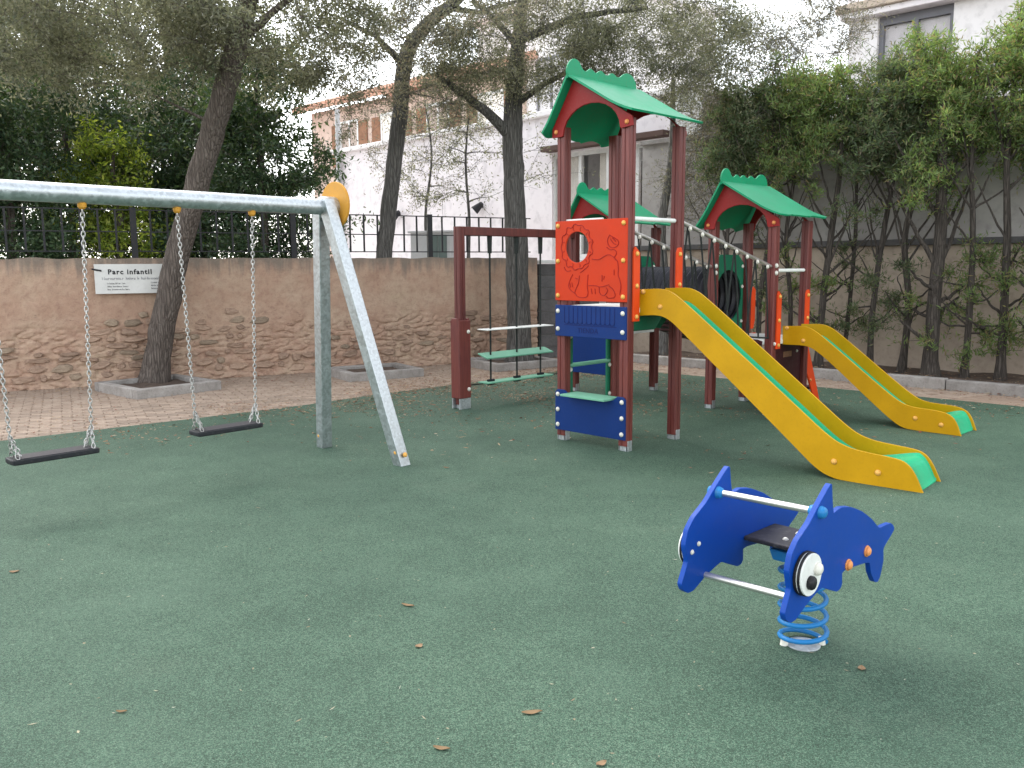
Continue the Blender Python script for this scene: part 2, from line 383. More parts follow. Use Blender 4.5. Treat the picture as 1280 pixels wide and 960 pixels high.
def tag(o, label=None, cat=None, group=None, kind=None):
    if label: o['label'] = label
    if cat: o['category'] = cat
    if group: o['group'] = group
    if kind: o['kind'] = kind
    return o
def empty(name, loc=(0, 0, 0), rz=0.0, parent=None):
    o = bpy.data.objects.new(name, None); COL.objects.link(o); o.location = loc; o.rotation_euler = (0, 0, rz); o.empty_display_size = 0.2
    if parent: o.parent = parent
    return o
def inst(name, me, parent, loc, rot=None, scale=None):
    o = bpy.data.objects.new(name, me); COL.objects.link(o); o.parent = parent; o.location = loc
    if rot is not None: o.rotation_euler = rot
    if scale is not None: o.scale = scale
    return o
def chaikin(pts, it=2):
    for _ in range(it):
        q = [pts[0]]
        for a, b2 in zip(pts[:-1], pts[1:]):
            q += [(a[0] * .75 + b2[0] * .25, a[1] * .75 + b2[1] * .25), (a[0] * .25 + b2[0] * .75, a[1] * .25 + b2[1] * .75)]
        q.append(pts[-1]); pts = q
    return pts
def chaikin_closed(pts, it=2, k=.25):
    for _ in range(it):
        q = []
        for i in range(len(pts)):
            a, b2 = pts[i], pts[(i + 1) % len(pts)]
            q += [(a[0] * (1 - k) + b2[0] * k, a[1] * (1 - k) + b2[1] * k), (a[0] * k + b2[0] * (1 - k), a[1] * k + b2[1] * (1 - k))]
        pts = q
    return pts

# dome bolts: one mesh per colour
BOLT = {}
for nm, mt in (('w', 'bolt_white'), ('y', 'bolt_yellow'), ('o', 'bolt_orange')):
    b_ = MB(); b_.tube([(0, 0, 0), (0, 0, 0.006)], 0.021, 10); b_.dome(Matrix.Translation((0, 0, 0.006)), 0.018, 0.012, 10, 3)
    me = b_.mesh('bolt_cap'); me.materials.append(M(mt)); me.polygons.foreach_set('use_smooth', [True] * len(me.polygons)); BOLT[nm] = me
def bolt(parent, loc, nrm, col='w', sc=1.0):
    rot = Vector(nrm).to_track_quat('Z', 'Y').to_euler()
    return inst('bolt', BOLT[col], parent, loc, rot, (sc, sc, sc))

#SETTING
# ------------------------------------------------------------------ ground, rubber, pavement
g_ = MB(); g_.v = [(-250, -120, -0.06), (250, -120, -0.06), (250, 300, -0.06), (-250, 300, -0.06)]; g_.f = [(0, 1, 2, 3)]
tag(g_.build('ground', 'ground_earth'), kind='structure')
RUB = [(-14, 0.3), (-8.2, 5.1), (-4.8, 7.96), (-3.42, 9.1), (-2.43, 9.97), (-1.75, 10.75), (-1.11, 11.35), (-.46, 11.95), (.40, 12.85), (1.1, 13.40), (1.75, 13.30), (2.76, 12.35), (4.13, 11.1), (5.72, 9.53), (9.5, 5.9), (14, 1.6), (14, -9), (-14, -9)]
r_ = MB(); r_.prism(RUB, lambda a, b2, t: (a, b2, t), -0.05, 0.006)
tag(r_.build('rubber_surface', 'rubber_green'), 'green poured rubber safety surface', kind='structure')
def inside(p, poly):
    c = False; n = len(poly)
    for i in range(n):
        a, b2 = poly[i], poly[i - 1]
        if (a[1] > p[1]) != (b2[1] > p[1]) and p[0] < (b2[0] - a[0]) * (p[1] - a[1]) / (b2[1] - a[1]) + a[0]: c = not c
    return c
def dist_edge(p, poly):
    d = 1e9
    for i in range(len(poly)):
        a = Vector(poly[i]); b2 = Vector(poly[i - 1]); ab = b2 - a; t = max(0, min(1, (Vector(p) - a).dot(ab) / ab.length_squared))
        d = min(d, (a + ab * t - Vector(p)).length)
    return d
WA = Vector((-6.74, 11.26, 0)); WB = Vector((0.71, 15.12, 0)); WD = (WB - WA).normalized(); WN = Vector((WD.y, -WD.x, 0))   # old wall line, normal to the camera
KA = Vector((2.63, 13.67, 0)); KB = Vector((6.17, 10.29, 0)); KD = (KB - KA).normalized(); KN = Vector((-KD.y, KD.x, 0))    # kerb line, KN away from the camera
pv = MB(); P0 = [tuple((WA - WD * 5.5 - WN * 0.2)[:2]), tuple((WB + WD * 3.5 - WN * 0.2)[:2]), tuple((KA - KD * 1.5 + KN * 0.1)[:2]), tuple((KB + KD * 8 + KN * 0.1)[:2]), (14, 0), (-14, 0)]
P0 = [(-14, 0), tuple((WA - WD * 5.5 - WN * 0.2)[:2]), tuple((WB + WD * 3.5 - WN * 0.2)[:2]), tuple((KA + KN * 0.3)[:2]), tuple((KB + KD * 8 + KN * 0.1)[:2]), (14, 0)]
pv.prism(P0, lambda a, b2, t: (a, b2, t), -0.05, -0.014)
pave = tag(pv.build('pavement', 'sand_joint'), 'terracotta block pavement along the old wall', kind='structure')
# individual blocks: running bond square to the wall
ang = math.atan2(WD.y, WD.x)
bl = []
for j in range(-2, 62):
    for i in range(-30, 75):
        L = (i * 0.206 + (0.103 if j % 2 else 0)); q = WA + WD * L + WN * (j * 0.104 + 0.05)
        if q.y < 4.0 or q.y > 16.2: continue
        if (q - KA).dot(KN) > 0.02 and (q - KA).dot(KD) > -1.2: continue
        if inside(q[:2], RUB) and dist_edge(q[:2], RUB) > 0.13: continue
        if q.y > 0:
            px = 640 + CF * q.x / q.y
        vis = -60 < px < 1340
        if not vis: continue
        bl.append((q.length, q))
bl.sort(key=lambda t: t[0])
def paver_mesh(seed):
    rr = random.Random(seed); b_ = MB(); h = 0.05; e = 0.006
    lx, ly = 0.0985, 0.0475
    base = [(-lx, -ly), (lx, -ly), (lx, ly), (-lx, ly)]; top = [(-lx + e, -ly + e), (lx - e, -ly + e), (lx - e, ly - e), (-lx + e, ly - e)]
    z = [rr.uniform(-.002, .002) for _ in range(4)]
    b_.v = [(x, y, -h) for x, y in base] + [(x, y, -0.006) for x, y in base] + [(x, y, zz) for (x, y), zz in zip(top, z)]
    for k in (0, 4): b_.f += [(k + i, k + (i + 1) % 4, k + 4 + (i + 1) % 4, k + 4 + i) for i in range(4)]
    b_.f.append((8, 9, 10, 11)); return b_
pm = []
for s_ in range(8):
    me = paver_mesh(s_).mesh('paver'); me.materials.append(M('paver')); pm.append(me)
for d_, q in bl[:300]:
    inst('paver', random.choice(pm), pave, (q.x, q.y, random.uniform(-.004, 0.001)), (random.uniform(-.01, .01), random.uniform(-.01, .01), ang + random.uniform(-.012, .012)))
pf = MB(); src = [paver_mesh(k) for k in range(8)]
for d_, q in bl[300:]:
    s_ = random.choice(src); mt = Matrix.Translation((q.x, q.y, random.uniform(-.004, .001))) @ Matrix.Rotation(ang + random.uniform(-.012, .012), 4, 'Z')
    k = len(pf.v); pf.v += [tuple(mt @ Vector(p)) for p in s_.v]; pf.f += [tuple(k + i for i in f) for f in s_.f]
tag(pf.build('paver_field', 'paver_field', pave), kind='stuff')

# ------------------------------------------------------------------ old rubble wall
wall = empty('old_wall', WA, ang)     # local x along the wall, local -y faces the yard
XL, XR, WH = -5.0, 8.10, 1.74
def plaster_line(x): return 0.78 + 0.22 * noise.noise(Vector((x * 0.55, 3.1, 0))) + 0.10 * noise.noise(Vector((x * 2.1, 7.7, 0)))
nx, nz = 900, 120
wb = MB()
for j in range(nz + 1):
    for i in range(nx + 1):
        x = XL + (XR - XL) * i / nx; z = WH * j / nz
        d = 0.03 * noise.noise(Vector((x * 0.7, z * 0.9, 1.0))) + 0.012 * noise.noise(Vector((x * 4, z * 5, 2.0)))
        low = max(0.0, min(1.0, (plaster_line(x) - z) / 0.12 + 0.5))
        rg = 1 - abs(noise.noise(Vector((x * 4.2, z * 11, 5.0)))) * 2.2
        d -= low * (0.006 + 0.030 * max(0, rg) ** 3 + 0.014 * noise.noise(Vector((x * 15, z * 26, 6.0))))
        d += low * 0.012 * noise.noise(Vector((x * 9, z * 17, 8.0)))
        if z < 0.14: d += 0.035 * (1 - z / 0.14)
        if j == nz: z += 0.02 * noise.noise(Vector((x * 3, 0, 9)))
        wb.v.append((x, -d, z))
for j in range(nz):
    for i in range(nx):
        a = j * (nx + 1) + i; wb.f.append((a, a + 1, a + nx + 2, a + nx + 1))
k = len(wb.v)
for i in range(nx + 1): wb.v.append((XL + (XR - XL) * i / nx, 0.40, WH - 0.01))
for i in range(nx): wb.f.append((nz * (nx + 1) + i, nz * (nx + 1) + i + 1, k + i + 1, k + i))
k2 = len(wb.v); wb.v += [(XL, 0.40, 0), (XR, 0.40, 0)]
wb.f.append((k, k + nx, k2 + 1, k2))
wb.f.append((0, k2, k) + tuple(j * (nx + 1) for j in range(nz, 0, -1)))
wb.f.append((k2 + 1, nx) + tuple(j * (nx + 1) + nx for j in range(1, nz + 1)) + (k + nx,))
body = wb.build('wall_body', 'old_plaster', wall, smooth=True)
tag(wall, 'old rubble garden wall with crumbling pink plaster and cement top', 'wall')
# stones showing through
def stone_mesh(seed):
    rr = random.Random(seed); b_ = MB(); n = 8; out = []
    for i in range(n):
        a = 2 * math.pi * i / n + math.pi / 8 + rr.uniform(-.3, .3); c, s_ = math.cos(a), math.sin(a)
        k = 1.0 / max(abs(c), abs(s_)) ** 0.65
        out.append((0.5 * c * k * rr.uniform(.72, 1.0), 0.5 * s_ * k * rr.uniform(.72, 1.0)))
    rings = [(1.06, 0.9), (0.97, -0.1), (0.70, -0.42)]
    for sc, y in rings: b_.v += [(x * sc, y + (rr.uniform(-.12, .12) if y < 0 else 0), z * sc) for x, z in out]
    for q in range(2):
        for i in range(n): b_.f.append((q * n + i, q * n + (i + 1) % n, (q + 1) * n + (i + 1) % n, (q + 1) * n + i))
    b_.v.append((rr.uniform(-.1, .1), rr.uniform(-.5, -.25), rr.uniform(-.1, .1))); c = len(b_.v) - 1
    for i in range(n): b_.f.append((2 * n + i, 2 * n + (i + 1) % n, c))
    return b_
sms = []
for s_ in range(16):
    b_ = stone_mesh(40 + s_); me = b_.mesh('stone')
    bm = bmesh.new(); bm.from_mesh(me); bmesh.ops.recalc_face_normals(bm, faces=bm.faces[:]); bm.to_mesh(me); bm.free()
    me.materials.append(M('stone' if s_ % 4 else 'stone_grey')); sms.append(me)
cnt = 0; z = 0.09
rs = random.Random(5)
while z < 1.35:
    hrow = rs.uniform(0.06, 0.135); x = -1.2 + rs.uniform(0, .2)
    while x < XR - 0.2:
        wst = rs.uniform(0.10, 0.38)
        cx, cz = x + wst / 2, z + hrow / 2 + rs.uniform(-.02, .02)
        show = noise.noise(Vector((cx * 0.9, cz * 1.6, 21))) + 0.55 * (plaster_line(cx) - cz) / 0.4 + rs.uniform(-.25, .2)
        if show > 0.06 and cnt < 298 and rs.random() < .62:
            me = sms[rs.randrange(16)]
            o = inst('stone', me, wall, (cx, 0.004 + rs.uniform(-.010, .016), cz), (rs.uniform(-.1, .1), rs.uniform(-.16, .16), rs.uniform(-.06, .06)), (wst * 1.0, 0.07, hrow * 1.0)); cnt += 1
        x += wst + rs.uniform(0.005, 0.03)
    z += hrow + 0.006
# continuing dark block pier at the right end
pier = empty('block_pier', WA + WD * (XR + 0.03), ang)
tag(pier, 'dark grey concrete block pier at the end of the old wall', 'wall')
for j in range(8):
    for i in range(3):
        b_ = MB(); off = 0.0 if j % 2 else -0.2
        x0 = max(0, i * 0.4 + off + (0.2 if off == 0 else 0.2)); x0 = i * 0.41 + (0.0 if j % 2 else 0.0)
        b_.quad_box((i * 0.41 + 0.004, -0.02 + random.uniform(-.006, .006), j * 0.205), (i * 0.41 + 0.402, 0.36, j * 0.205 + 0.197)); b_.build('block', 'dark_block', pier, bevel=0.006)
b_ = MB(); b_.quad_box((0.01, 0.0, 0), (1.22, 0.34, 1.63)); b_.build('mortar', 'concrete', pier)
b_ = MB(); b_.quad_box((-0.02, -0.06, 1.64), (1.26, 0.40, 1.70)); b_.build('coping', 'frame_white', pier, bevel=0.01)

# iron railing on the wall
fence = empty('iron_railing', WA + Vector((0, 0, WH)) - WN * 0.2, ang)
tag(fence, 'black iron railing of flat upright bars on top of the old wall', 'railing')
barm = MB().quad_box((-0.014, -0.006, 0.10), (0.014, 0.006, 0.665)).mesh('bar'); barm.materials.append(M('iron_black'))
pstm = MB().quad_box((-0.04, -0.03, -0.03), (0.04, 0.03, 0.70)).mesh('fence_post'); pstm.materials.append(M('iron_black'))
xs = XL + 0.1; i = 0
while xs < 8.1:
    if i % 10 == 0: inst('post', pstm, fence, (xs, 0, 0))
    else: inst('bar', barm, fence, (xs, 0, 0), (0, random.uniform(-.006, .006), 0))
    xs += 0.222; i += 1
for z in (0.09, 0.36, 0.66):
    MB().quad_box((XL + 0.1, -0.010, z), (8.07, 0.010, z + 0.016)).build('rail', 'iron_black', fence)

# signboard on the wall
def text_mesh(txt, size, name, mat, ext=0.0015, bold=0.0, sx=1.0):
    cu = bpy.data.curves.new(name, 'FONT'); cu.body = txt; cu.size = size; cu.extrude = ext; cu.offset = bold
    cu.align_x = 'LEFT'; cu.resolution_u = 2; cu.space_character = sx
    o = bpy.data.objects.new(name, cu); COL.objects.link(o); bpy.context.view_layer.update()
    me = bpy.data.meshes.new_from_object(o.evaluated_get(bpy.context.evaluated_depsgraph_get())); me.name = name
    bpy.data.objects.remove(o); me.materials.clear(); me.materials.append(M(mat)); return me
S0 = atline(117, 331, WA - WN * -0.10, WB - WN * -0.10)
sign = empty('sign_board', (S0.x, S0.y, 1.26), ang)
tag(sign, 'white metal sign reading Parc infantil fixed to the old wall', 'sign')
b_ = MB(); b_.quad_box((0, -0.012, 0), (1.02, 0.012, 0.40)); b_.build('plate', 'sign_white', sign, bevel=0.004)
MB().quad_box((0.02, 0.012, 0.33), (0.05, 0.12, 0.36)).build('bracket', 'iron_black', sign)
MB().quad_box((0.97, 0.012, 0.33), (1.0, 0.12, 0.36)).build('bracket', 'iron_black', sign)
MB().tube([(-0.03, -0.015, 0.335), (0.09, -0.02, 0.31)], 0.012, 6).build('hook', 'iron_black', sign)
def put_text(txt, size, mat, x, z, parent, y=-0.0135, bold=0.0, sx=1.0, name='lettering', rot=(R(90), 0, 0)):
    return inst(name, text_mesh(txt, size, name, mat, 0.001, bold, sx), parent, (x, y, z), rot)
put_text('Parc infantil', 0.092, 'ink', 0.165, 0.265, sign, bold=0.0035, sx=1.22)
def print_line(x, z, h, words, mat, seed):
    """a line of print too small to read: letter-like strokes"""
    rr = random.Random(seed); b_ = MB(); y0, y1 = -0.0138, -0.0122
    for wd in words:
        for k in range(wd):
            c = h * 0.55; lw = h * .13; tall = 1.0 if (k == 0 or rr.random() < .25) else .68
            b_.quad_box((x, y0, z), (x + lw, y1, z + h * tall))
            for _ in range(rr.randrange(1, 3)):
                zz = z + h * .66 * rr.random() * .85; b_.quad_box((x + lw, y0, zz), (x + c * .75, y1, zz + lw))
            if rr.random() < .6: b_.quad_box((x + c * .62, y0, z), (x + c * .62 + lw, y1, z + h * .6))
            x += c * 1.08
        x += h * .5
    tag(b_.build('print_line', mat, sign), kind='stuff')
print_line(0.09, 0.187, 0.042, (11, 5, 1, 10), 'ink_grey', 1)
for k, z_ in enumerate((0.128, 0.088, 0.048)): print_line(0.15, z_, 0.024, ((12, 3), (4, 8, 5), (3, 11, 4))[k], 'ink', 5 + k)
for k, z_ in enumerate((0.138, 0.098, 0.058)): print_line(0.70, z_, 0.022, ((6, 4), (5, 5), (8, 3))[k], 'ink', 15 + k)

# ------------------------------------------------------------------ kerb, planting bed and right-hand walls
kerb = empty('kerb', KA, math.atan2(KD.y, KD.x)); tag(kerb, 'concrete kerb', kind='structure')
km = []
for s_ in range(4):
    b_ = MB().quad_box((0.006, 0, -0.05), (0.994, 0.14, 0.135)); me = b_.mesh('kerb_stone'); me.materials.append(M('concrete')); km.append(me)
for i in range(-1, 11):
    o = inst('kerb_stone', km[i % 4], kerb, (i, random.uniform(-.006, .006), random.uniform(-.006, .006)), (0, 0, random.uniform(-.004, .004)))
    md = o.modifiers.new('bevel', 'BEVEL'); md.width = 0.012; md.segments = 2
bed = MB()
for j in range(7):
    for i in range(60):
        q = KA + KD * (-1.2 + i * 0.21) + KN * (0.12 + j * 0.25); bed.v.append((q.x, q.y, 0.085 + 0.035 * noise.noise(Vector((q.x * 2, q.y * 2, 0)))))
for j in range(6):
    for i in range(59):
        a = j * 60 + i; bed.f.append((a, a + 1, a + 61, a + 60))
tag(bed.build('planting_bed', 'soil', smooth=True), kind='structure')
rw = empty('boundary_wall', KA + KN * 1.45, math.atan2(KD.y, KD.x)); tag(rw, 'beige rendered boundary wall with shadow-dark ledge behind the conifers', 'wall')
b_ = MB(); b_.quad_box((-1.9, 0, -0.05), (11.5, 0.3, 1.86)); b_.build('lower_wall', 'beige_render', rw)
b_ = MB(); b_.quad_box((-1.9, -0.10, 1.86), (11.5, 0.34, 1.95)); b_.build('ledge', 'dark_block', rw, bevel=0.01)  # dark colour carries the shadow band of the gap above the beige wall
b_ = MB(); b_.quad_box((-1.9, 0.22, 1.95), (11.5, 0.5, 3.75)); b_.build('upper_wall', 'grey_render', rw)
b_ = MB(); b_.quad_box((-1.9, 0.14, 3.75), (11.5, 0.58, 3.83)); b_.build('coping', 'concrete', rw, bevel=0.01)
for i in range(1, 6): MB().quad_box((-1.9 + i * 2.2, -0.003, 0.0), (-1.9 + i * 2.2 + 0.012, 0.004, 1.85)).build('joint', 'dark_block', rw)

# terrace behind the old wall (higher ground)
t_ = MB(); TP = [tuple((WA - WD * 14 - WN * 0.4)[:2]), tuple((WB + WD * 1.6 - WN * 0.4)[:2]), (3.4, 17.2), (24, 24), (24, 90), (-60, 90), (-60, 10)]
t_.prism(TP, lambda a, b2, t: (a, b2, t), -0.05, 1.62); tag(t_.build('terrace', 'terrace'), kind='structure')

# ------------------------------------------------------------------ white house
HA = Vector((3.05, 16.6, 1.62)); HDv = Vector((-0.69, 0.724, 0)).normalized(); HNv = Vector((-HDv.y, HDv.x, 0))   # along facade (away, left), outward
if HNv.dot(Vector((0, -1, 0))) < 0: HNv = -HNv
def h_t(px):        # parameter along facade for a pixel column
    q = atline(px, 330, HA, HA + HDv); return (q - HA).dot(HDv)
house = empty('white_house', HA, 0)
tag(house, 'white rendered house with wide glazed window beyond the railing', 'building')
def hp(t, out, z): return HDv * t + HNv * out + Vector((0, 0, z))
def hbox(b_, t0, t1, o0, o1, z0, z1):
    k = len(b_.v); b_.v += [tuple(hp(t, o, z)) for z in (z0, z1) for t, o in ((t0, o0), (t1, o0), (t1, o1), (t0, o1))]
    b_.f += [tuple(k + i for i in q) for q in ((0, 3, 2, 1), (4, 5, 6, 7), (0, 1, 5, 4), (1, 2, 6, 5), (2, 3, 7, 6), (3, 0, 4, 7))]; return b_
tw0, tw1 = h_t(831), h_t(690); zt, zb_ = 2.33, 0.12; HT = 3.12
tE = h_t(424)
b_ = MB(); hbox(b_, -0.4, tw0, -0.3, 0, 0, HT); hbox(b_, tw1, tE, -0.3, 0, 0, HT); hbox(b_, tw0, tw1, -0.3, 0, zt, HT); hbox(b_, tw0, tw1, -0.3, 0, 0, zb_)
hbox(b_, -0.4, tE, -7, -6.7, 0, HT); b_.build('facade', 'white_render', house)
b_ = MB(); hbox(b_, -0.5, tE + 0.1, -7.1, 0.12, HT, HT + 0.12); b_.build('cornice', 'white_render_far', house, bevel=0.02)
b_ = MB(); hbox(b_, -0.45, -0.1, -0.25, 0.10, 0, HT - 0.01); b_.build('pilaster', 'frame_white', house)
b_ = MB(); hbox(b_, tE - 0.25, tE + 0.002, -6.7, -0.3, 0, HT); b_.build('end_wall', 'white_render', house)
b_ = MB(); hbox(b_, tw0 - 0.1, tw1 + 0.1, 0.0, 0.26, zt + 0.03, zt + 0.14); b_.build('lintel_canopy', 'lintel_brown', house, bevel=0.01)
win = MB(); hbox(win, tw0, tw1, -0.14, -0.06, zt - 0.09, zt); hbox(win, tw0, tw1, -0.14, -0.06, zb_, zb_ + 0.1)
nP = 4; stp = (tw1 - tw0) / nP
for i in range(nP + 1): hbox(win, tw0 + stp * i - (0.04 if i else 0), tw0 + stp * i + (0.04 if i < nP else 0), -0.14, -0.06, zb_ + 0.1, zt - 0.09)
wf = win.build('window', 'frame_white', house)
for i in range(nP):
    b_ = MB(); hbox(b_, tw0 + stp * i + 0.045, tw0 + stp * (i + 1) - 0.045, -0.115, -0.10, zb_ + 0.1, zt - 0.09); b_.build('pane', 'window_glass', wf)
    b_ = MB(); k = 12; a0, a1 = tw0 + stp * i + 0.05, tw0 + stp * (i + 1) - 0.05
    if i == 2: a1 = a0 + (a1 - a0) * 0.45
    for j in range(k + 1):
        t = a0 + (a1 - a0) * j / k; oo = -0.22 + 0.018 * math.sin(j * 2.1)
        b_.v += [tuple(hp(t, oo, zb_ + 0.02)), tuple(hp(t, oo, zt - 0.03 if i != 0 else zt - 0.5))]
    b_.f = [(2 * j, 2 * j + 1, 2 * j + 3, 2 * j + 2) for j in range(k)]
    b_.build('curtain', 'curtain' if i else 'blind', wf, smooth=True)
b_ = MB(); hbox(b_, tw0, tw1, -2.5, -2.4, 0.0, zt); b_.build('room_wall', 'lintel_brown', house)
for px, py in ((603, 258), (500, 268)):
    q = atline(px, py, HA, HA + HDv); t = (q - HA).dot(HDv); z = q.z - HA.z
    lamp = empty('wall_spotlight', hp(t, 0, z) + HA); tag(lamp, 'small black spotlight on white facade above the utility cabinet' if px > 550 else 'small black spotlight on white facade beside the slim trunk', 'spotlight', 'spotlights on the white facade')
    dn = (HNv * 0.8 + Vector((0, 0, -0.6)))
    b_ = MB(); b_.tube([(0, 0, 0), tuple(HNv * 0.10)], 0.035, 8); b_.build('bracket', 'iron_black', lamp)
    b_ = MB(); b_.tube([tuple(HNv * 0.10 + Vector((0, 0, 0.06)) - HDv * 0.1), tuple(HNv * 0.13 + Vector((0, 0, -0.02))), tuple(HNv * 0.20 + Vector((0, 0, -0.1)) + HDv * 0.06)], [0.05, 0.085, 0.11], 10); b_.build('lamp_head', 'iron_black', lamp, smooth=True)
# drainpipe at the far corner
q = atline(424, 200, HA, HA + HDv); b_ = MB(); t = (q - HA).dot(HDv) - 0.12
b_.tube([tuple(HA + hp(t, 0.09, 0.0)), tuple(HA + hp(t, 0.09, 4.3))], 0.07, 10)
tag(b_.build('drainpipe', 'pipe_grey', smooth=True), 'pale grey drainpipe at the corner of the white house', 'pipe')
# utility cabinet on the terrace behind the railing
q = atY(545, 320, 17.0)
cab = empty('utility_cabinet', (q.x, q.y, 1.62), R(-20)); tag(cab, 'low grey utility cabinet with dark doors behind the railing', 'cabinet')
MB().quad_box((-0.42, -0.25, 0), (0.42, 0.25, 0.62)).build('housing', 'pipe_grey', cab, bevel=0.01)
for s_ in (0, 1):
    MB().quad_box((-0.02 + s_ * 0.19, -0.265, 0.05), (0.16 + s_ * 0.19, -0.25, 0.57)).build('door', 'cabinet_green', cab, bevel=0.004)
MB().quad_box((-0.46, -0.29, 0.62), (0.46, 0.29, 0.66)).build('lid', 'pipe_grey', cab, bevel=0.008)

# ------------------------------------------------------------------ houses behind
def far_house(name, label, A, D, length, depth, z0, z1, wallm, wins, roofm='roof_tile', overhang=0.5, rise=1.3, shutters=True):
    A = Vector(A); D = Vector(D).normalized(); N = Vector((-D.y, D.x, 0))
    if N.dot(Vector((0, -1, 0))) < 0: N = -N
    h = empty(name, A); tag(h, label, 'building')
    def p(t, o, z): return D * t + N * o + Vector((0, 0, z))
    def bx(b_, t0, t1, o0, o1, za, zb):
        k = len(b_.v); b_.v += [tuple(p(t, o, z)) for z in (za, zb) for t, o in ((t0, o0), (t1, o0), (t1, o1), (t0, o1))]
        b_.f += [tuple(k + i for i in q) for q in ((0, 3, 2, 1), (4, 5, 6, 7), (0, 1, 5, 4), (1, 2, 6, 5), (2, 3, 7, 6), (3, 0, 4, 7))]; return b_
    bx(MB(), 0, length, -depth, 0, z0, z1).build('wall', wallm, h)
    for (t, z, w, hh, kind) in wins:
        fr = bx(bx(bx(bx(MB(), t - w / 2 - .07, t + w / 2 + .07, 0, .05, z - .08, z), t - w / 2 - .07, t + w / 2 + .07, 0, .05, z + hh, z + hh + .08), t - w / 2 - .07, t - w / 2, 0, .05, z, z + hh), t + w / 2, t + w / 2 + .07, 0, .05, z, z + hh)
        bx(fr, t - .03, t + .03, 0, .04, z, z + hh)
        f = fr.build('window', 'frame_white' if kind != 'd' else 'frame_grey', h)
        bx(MB(), t - w / 2, t + w / 2, 0.004, .02, z, z + hh).build('pane', 'window_glass' if kind != 'c' else 'curtain', f)
        bx(MB(), t - w / 2 - .15, t + w / 2 + .15, 0, .14, z - .15, z - .085).build('sill', 'concrete', f)
        if shutters:
            for s_ in (-1, 1):
                c = t + s_ * (w / 2 + .09 + w / 4); bx(MB(), c - w / 4, c + w / 4, .002, .05, z, z + hh).build('shutter', 'shutter_brown', f)
    if rise > 0:
        rf = MB(); o = overhang; k = 0
        rf.v = [tuple(p(-o, o, z1 - .05)), tuple(p(length + o, o, z1 - .05)), tuple(p(length + o, -depth / 2, z1 + rise)), tuple(p(-o, -depth / 2, z1 + rise)), tuple(p(-o, -depth - o, z1 - .05)), tuple(p(length + o, -depth - o, z1 - .05))]
        rf.v += [(a, b2, c + .14) for a, b2, c in rf.v]
        rf.f = [(0, 1, 2, 3), (3, 2, 5, 4), (6, 9, 8, 7), (9, 10, 11, 8), (0, 6, 7, 1), (1, 7, 8, 2), (2, 8, 11, 5), (5, 11, 10, 4), (4, 10, 9, 3), (3, 9, 6, 0)]
        r = rf.build('roof', roofm, h)
        tl = MB()      # rounded tile rows on the front slope
        nT = int((length + 2 * o) / 0.28)
        for i in range(nT):
            t = -o + (i + .5) * (length + 2 * o) / nT
            tl.tube([tuple(p(t, o + .04, z1 + .10)), tuple(p(t, -depth / 2, z1 + rise + .16))], 0.085, 6)
        tg = tl.build('tile_rows', roofm, r, smooth=True); tag(tg, kind='stuff')
    else:
        bx(MB(), -.25, length + .25, -depth - .25, .35, z1, z1 + .22).build('cornice', 'white_render_far', h, bevel=0.03)
    return h
A0 = atY(655, 300, 25.5); A0.z = 1.62
B0 = atY(395, 300, 33.0); B0.z = 1.62
Dl = (B0 - A0); Dl.z = 0; LEN = Dl.length
wl = []
for i, f in enumerate((0.12, 0.34, 0.56, 0.78)):
    wl.append((LEN * f, 3.55, 0.95, 1.45, 'w' if i % 2 else 'c')); wl.append((LEN * f, 0.8, 0.95, 1.45, 'w'))
far_house('ochre_house', 'ochre house with brown shutters and terracotta roof behind white house', A0, Dl, LEN, 7, 0, 5.6, 'ochre_render', wl)
A1 = atY(735, 300, 23.5); A1.z = 1.62; B1 = atY(600, 300, 27.5); B1.z = 1.62; D1 = B1 - A1; D1.z = 0
far_house('pale_block', 'pale block with tall grey window above the white house roof', A1, D1, D1.length, 5, 0, 7.2, 'white_render_far', [(D1.length * 0.70, 4.0, 1.1, 1.6, 'd'), (D1.length * 0.3, 4.0, 1.1, 1.6, 'd')], rise=0, shutters=False)
# building above the right-hand wall
RA = KA + KN * 5.2 - KD * 0.5
qa = atline(1060, 28, RA, RA + KD); qb = atline(1185, 4, RA, RA + KD)
zc = (qa.z + qb.z) / 2
rb = empty('villa', (RA.x, RA.y, 0), math.atan2(KD.y, KD.x)); tag(rb, 'pale villa with dark framed window above the conifer hedge', 'building')
tx = lambda px: (atline(px, 20, RA, RA + KD) - RA).dot(KD)
w0, w1 = tx(1098), tx(1192)
t0, t1 = tx(1075), tx(1420)
b_ = MB(); b_.quad_box((t0 - 0.2, 0, 3.0), (w0, 0.3, zc)); b_.quad_box((w1, 0, 3.0), (t1, 0.3, zc)); b_.quad_box((w0, 0, 3.0), (w1, 0.3, zc - 2.1)); b_.build('wall', 'white_render_far', rb)
b_ = MB(); b_.quad_box((t0 - 0.2, 0.3, 3.0), (t1, 5, zc - .05)); b_.build('inner_block', 'grey_render', rb)
b_ = MB(); b_.quad_box((t0 - 0.3, -0.22, zc), (t1 + 0.5, 5.5, zc + 0.12)); b_.build('eave_slab', 'white_render', rb, bevel=0.015)
b_ = MB(); b_.quad_box((t0 - 0.36, -0.30, zc + 0.12), (t1 + 0.5, 5.5, zc + 0.26)); b_.build('fascia', 'beige_render', rb, bevel=0.015)
b_ = MB(); b_.quad_box((t0 - 0.2, -0.1, zc + 0.26), (t1 + 0.4, 5.5, zc + 1.0)); b_.build('parapet', 'white_render', rb)
fr = MB(); fr.quad_box((w0, 0.08, zc - 0.16), (w1, 0.2, zc - 0.002)); fr.quad_box((w0, 0.08, zc - 2.1), (w1, 0.2, zc - 2.0))
for i in range(3):
    x_ = w0 + (w1 - w0 - 0.08) * i / 2; fr.quad_box((x_, 0.08, zc - 2.0), (x_ + 0.08, 0.2, zc - 0.16))
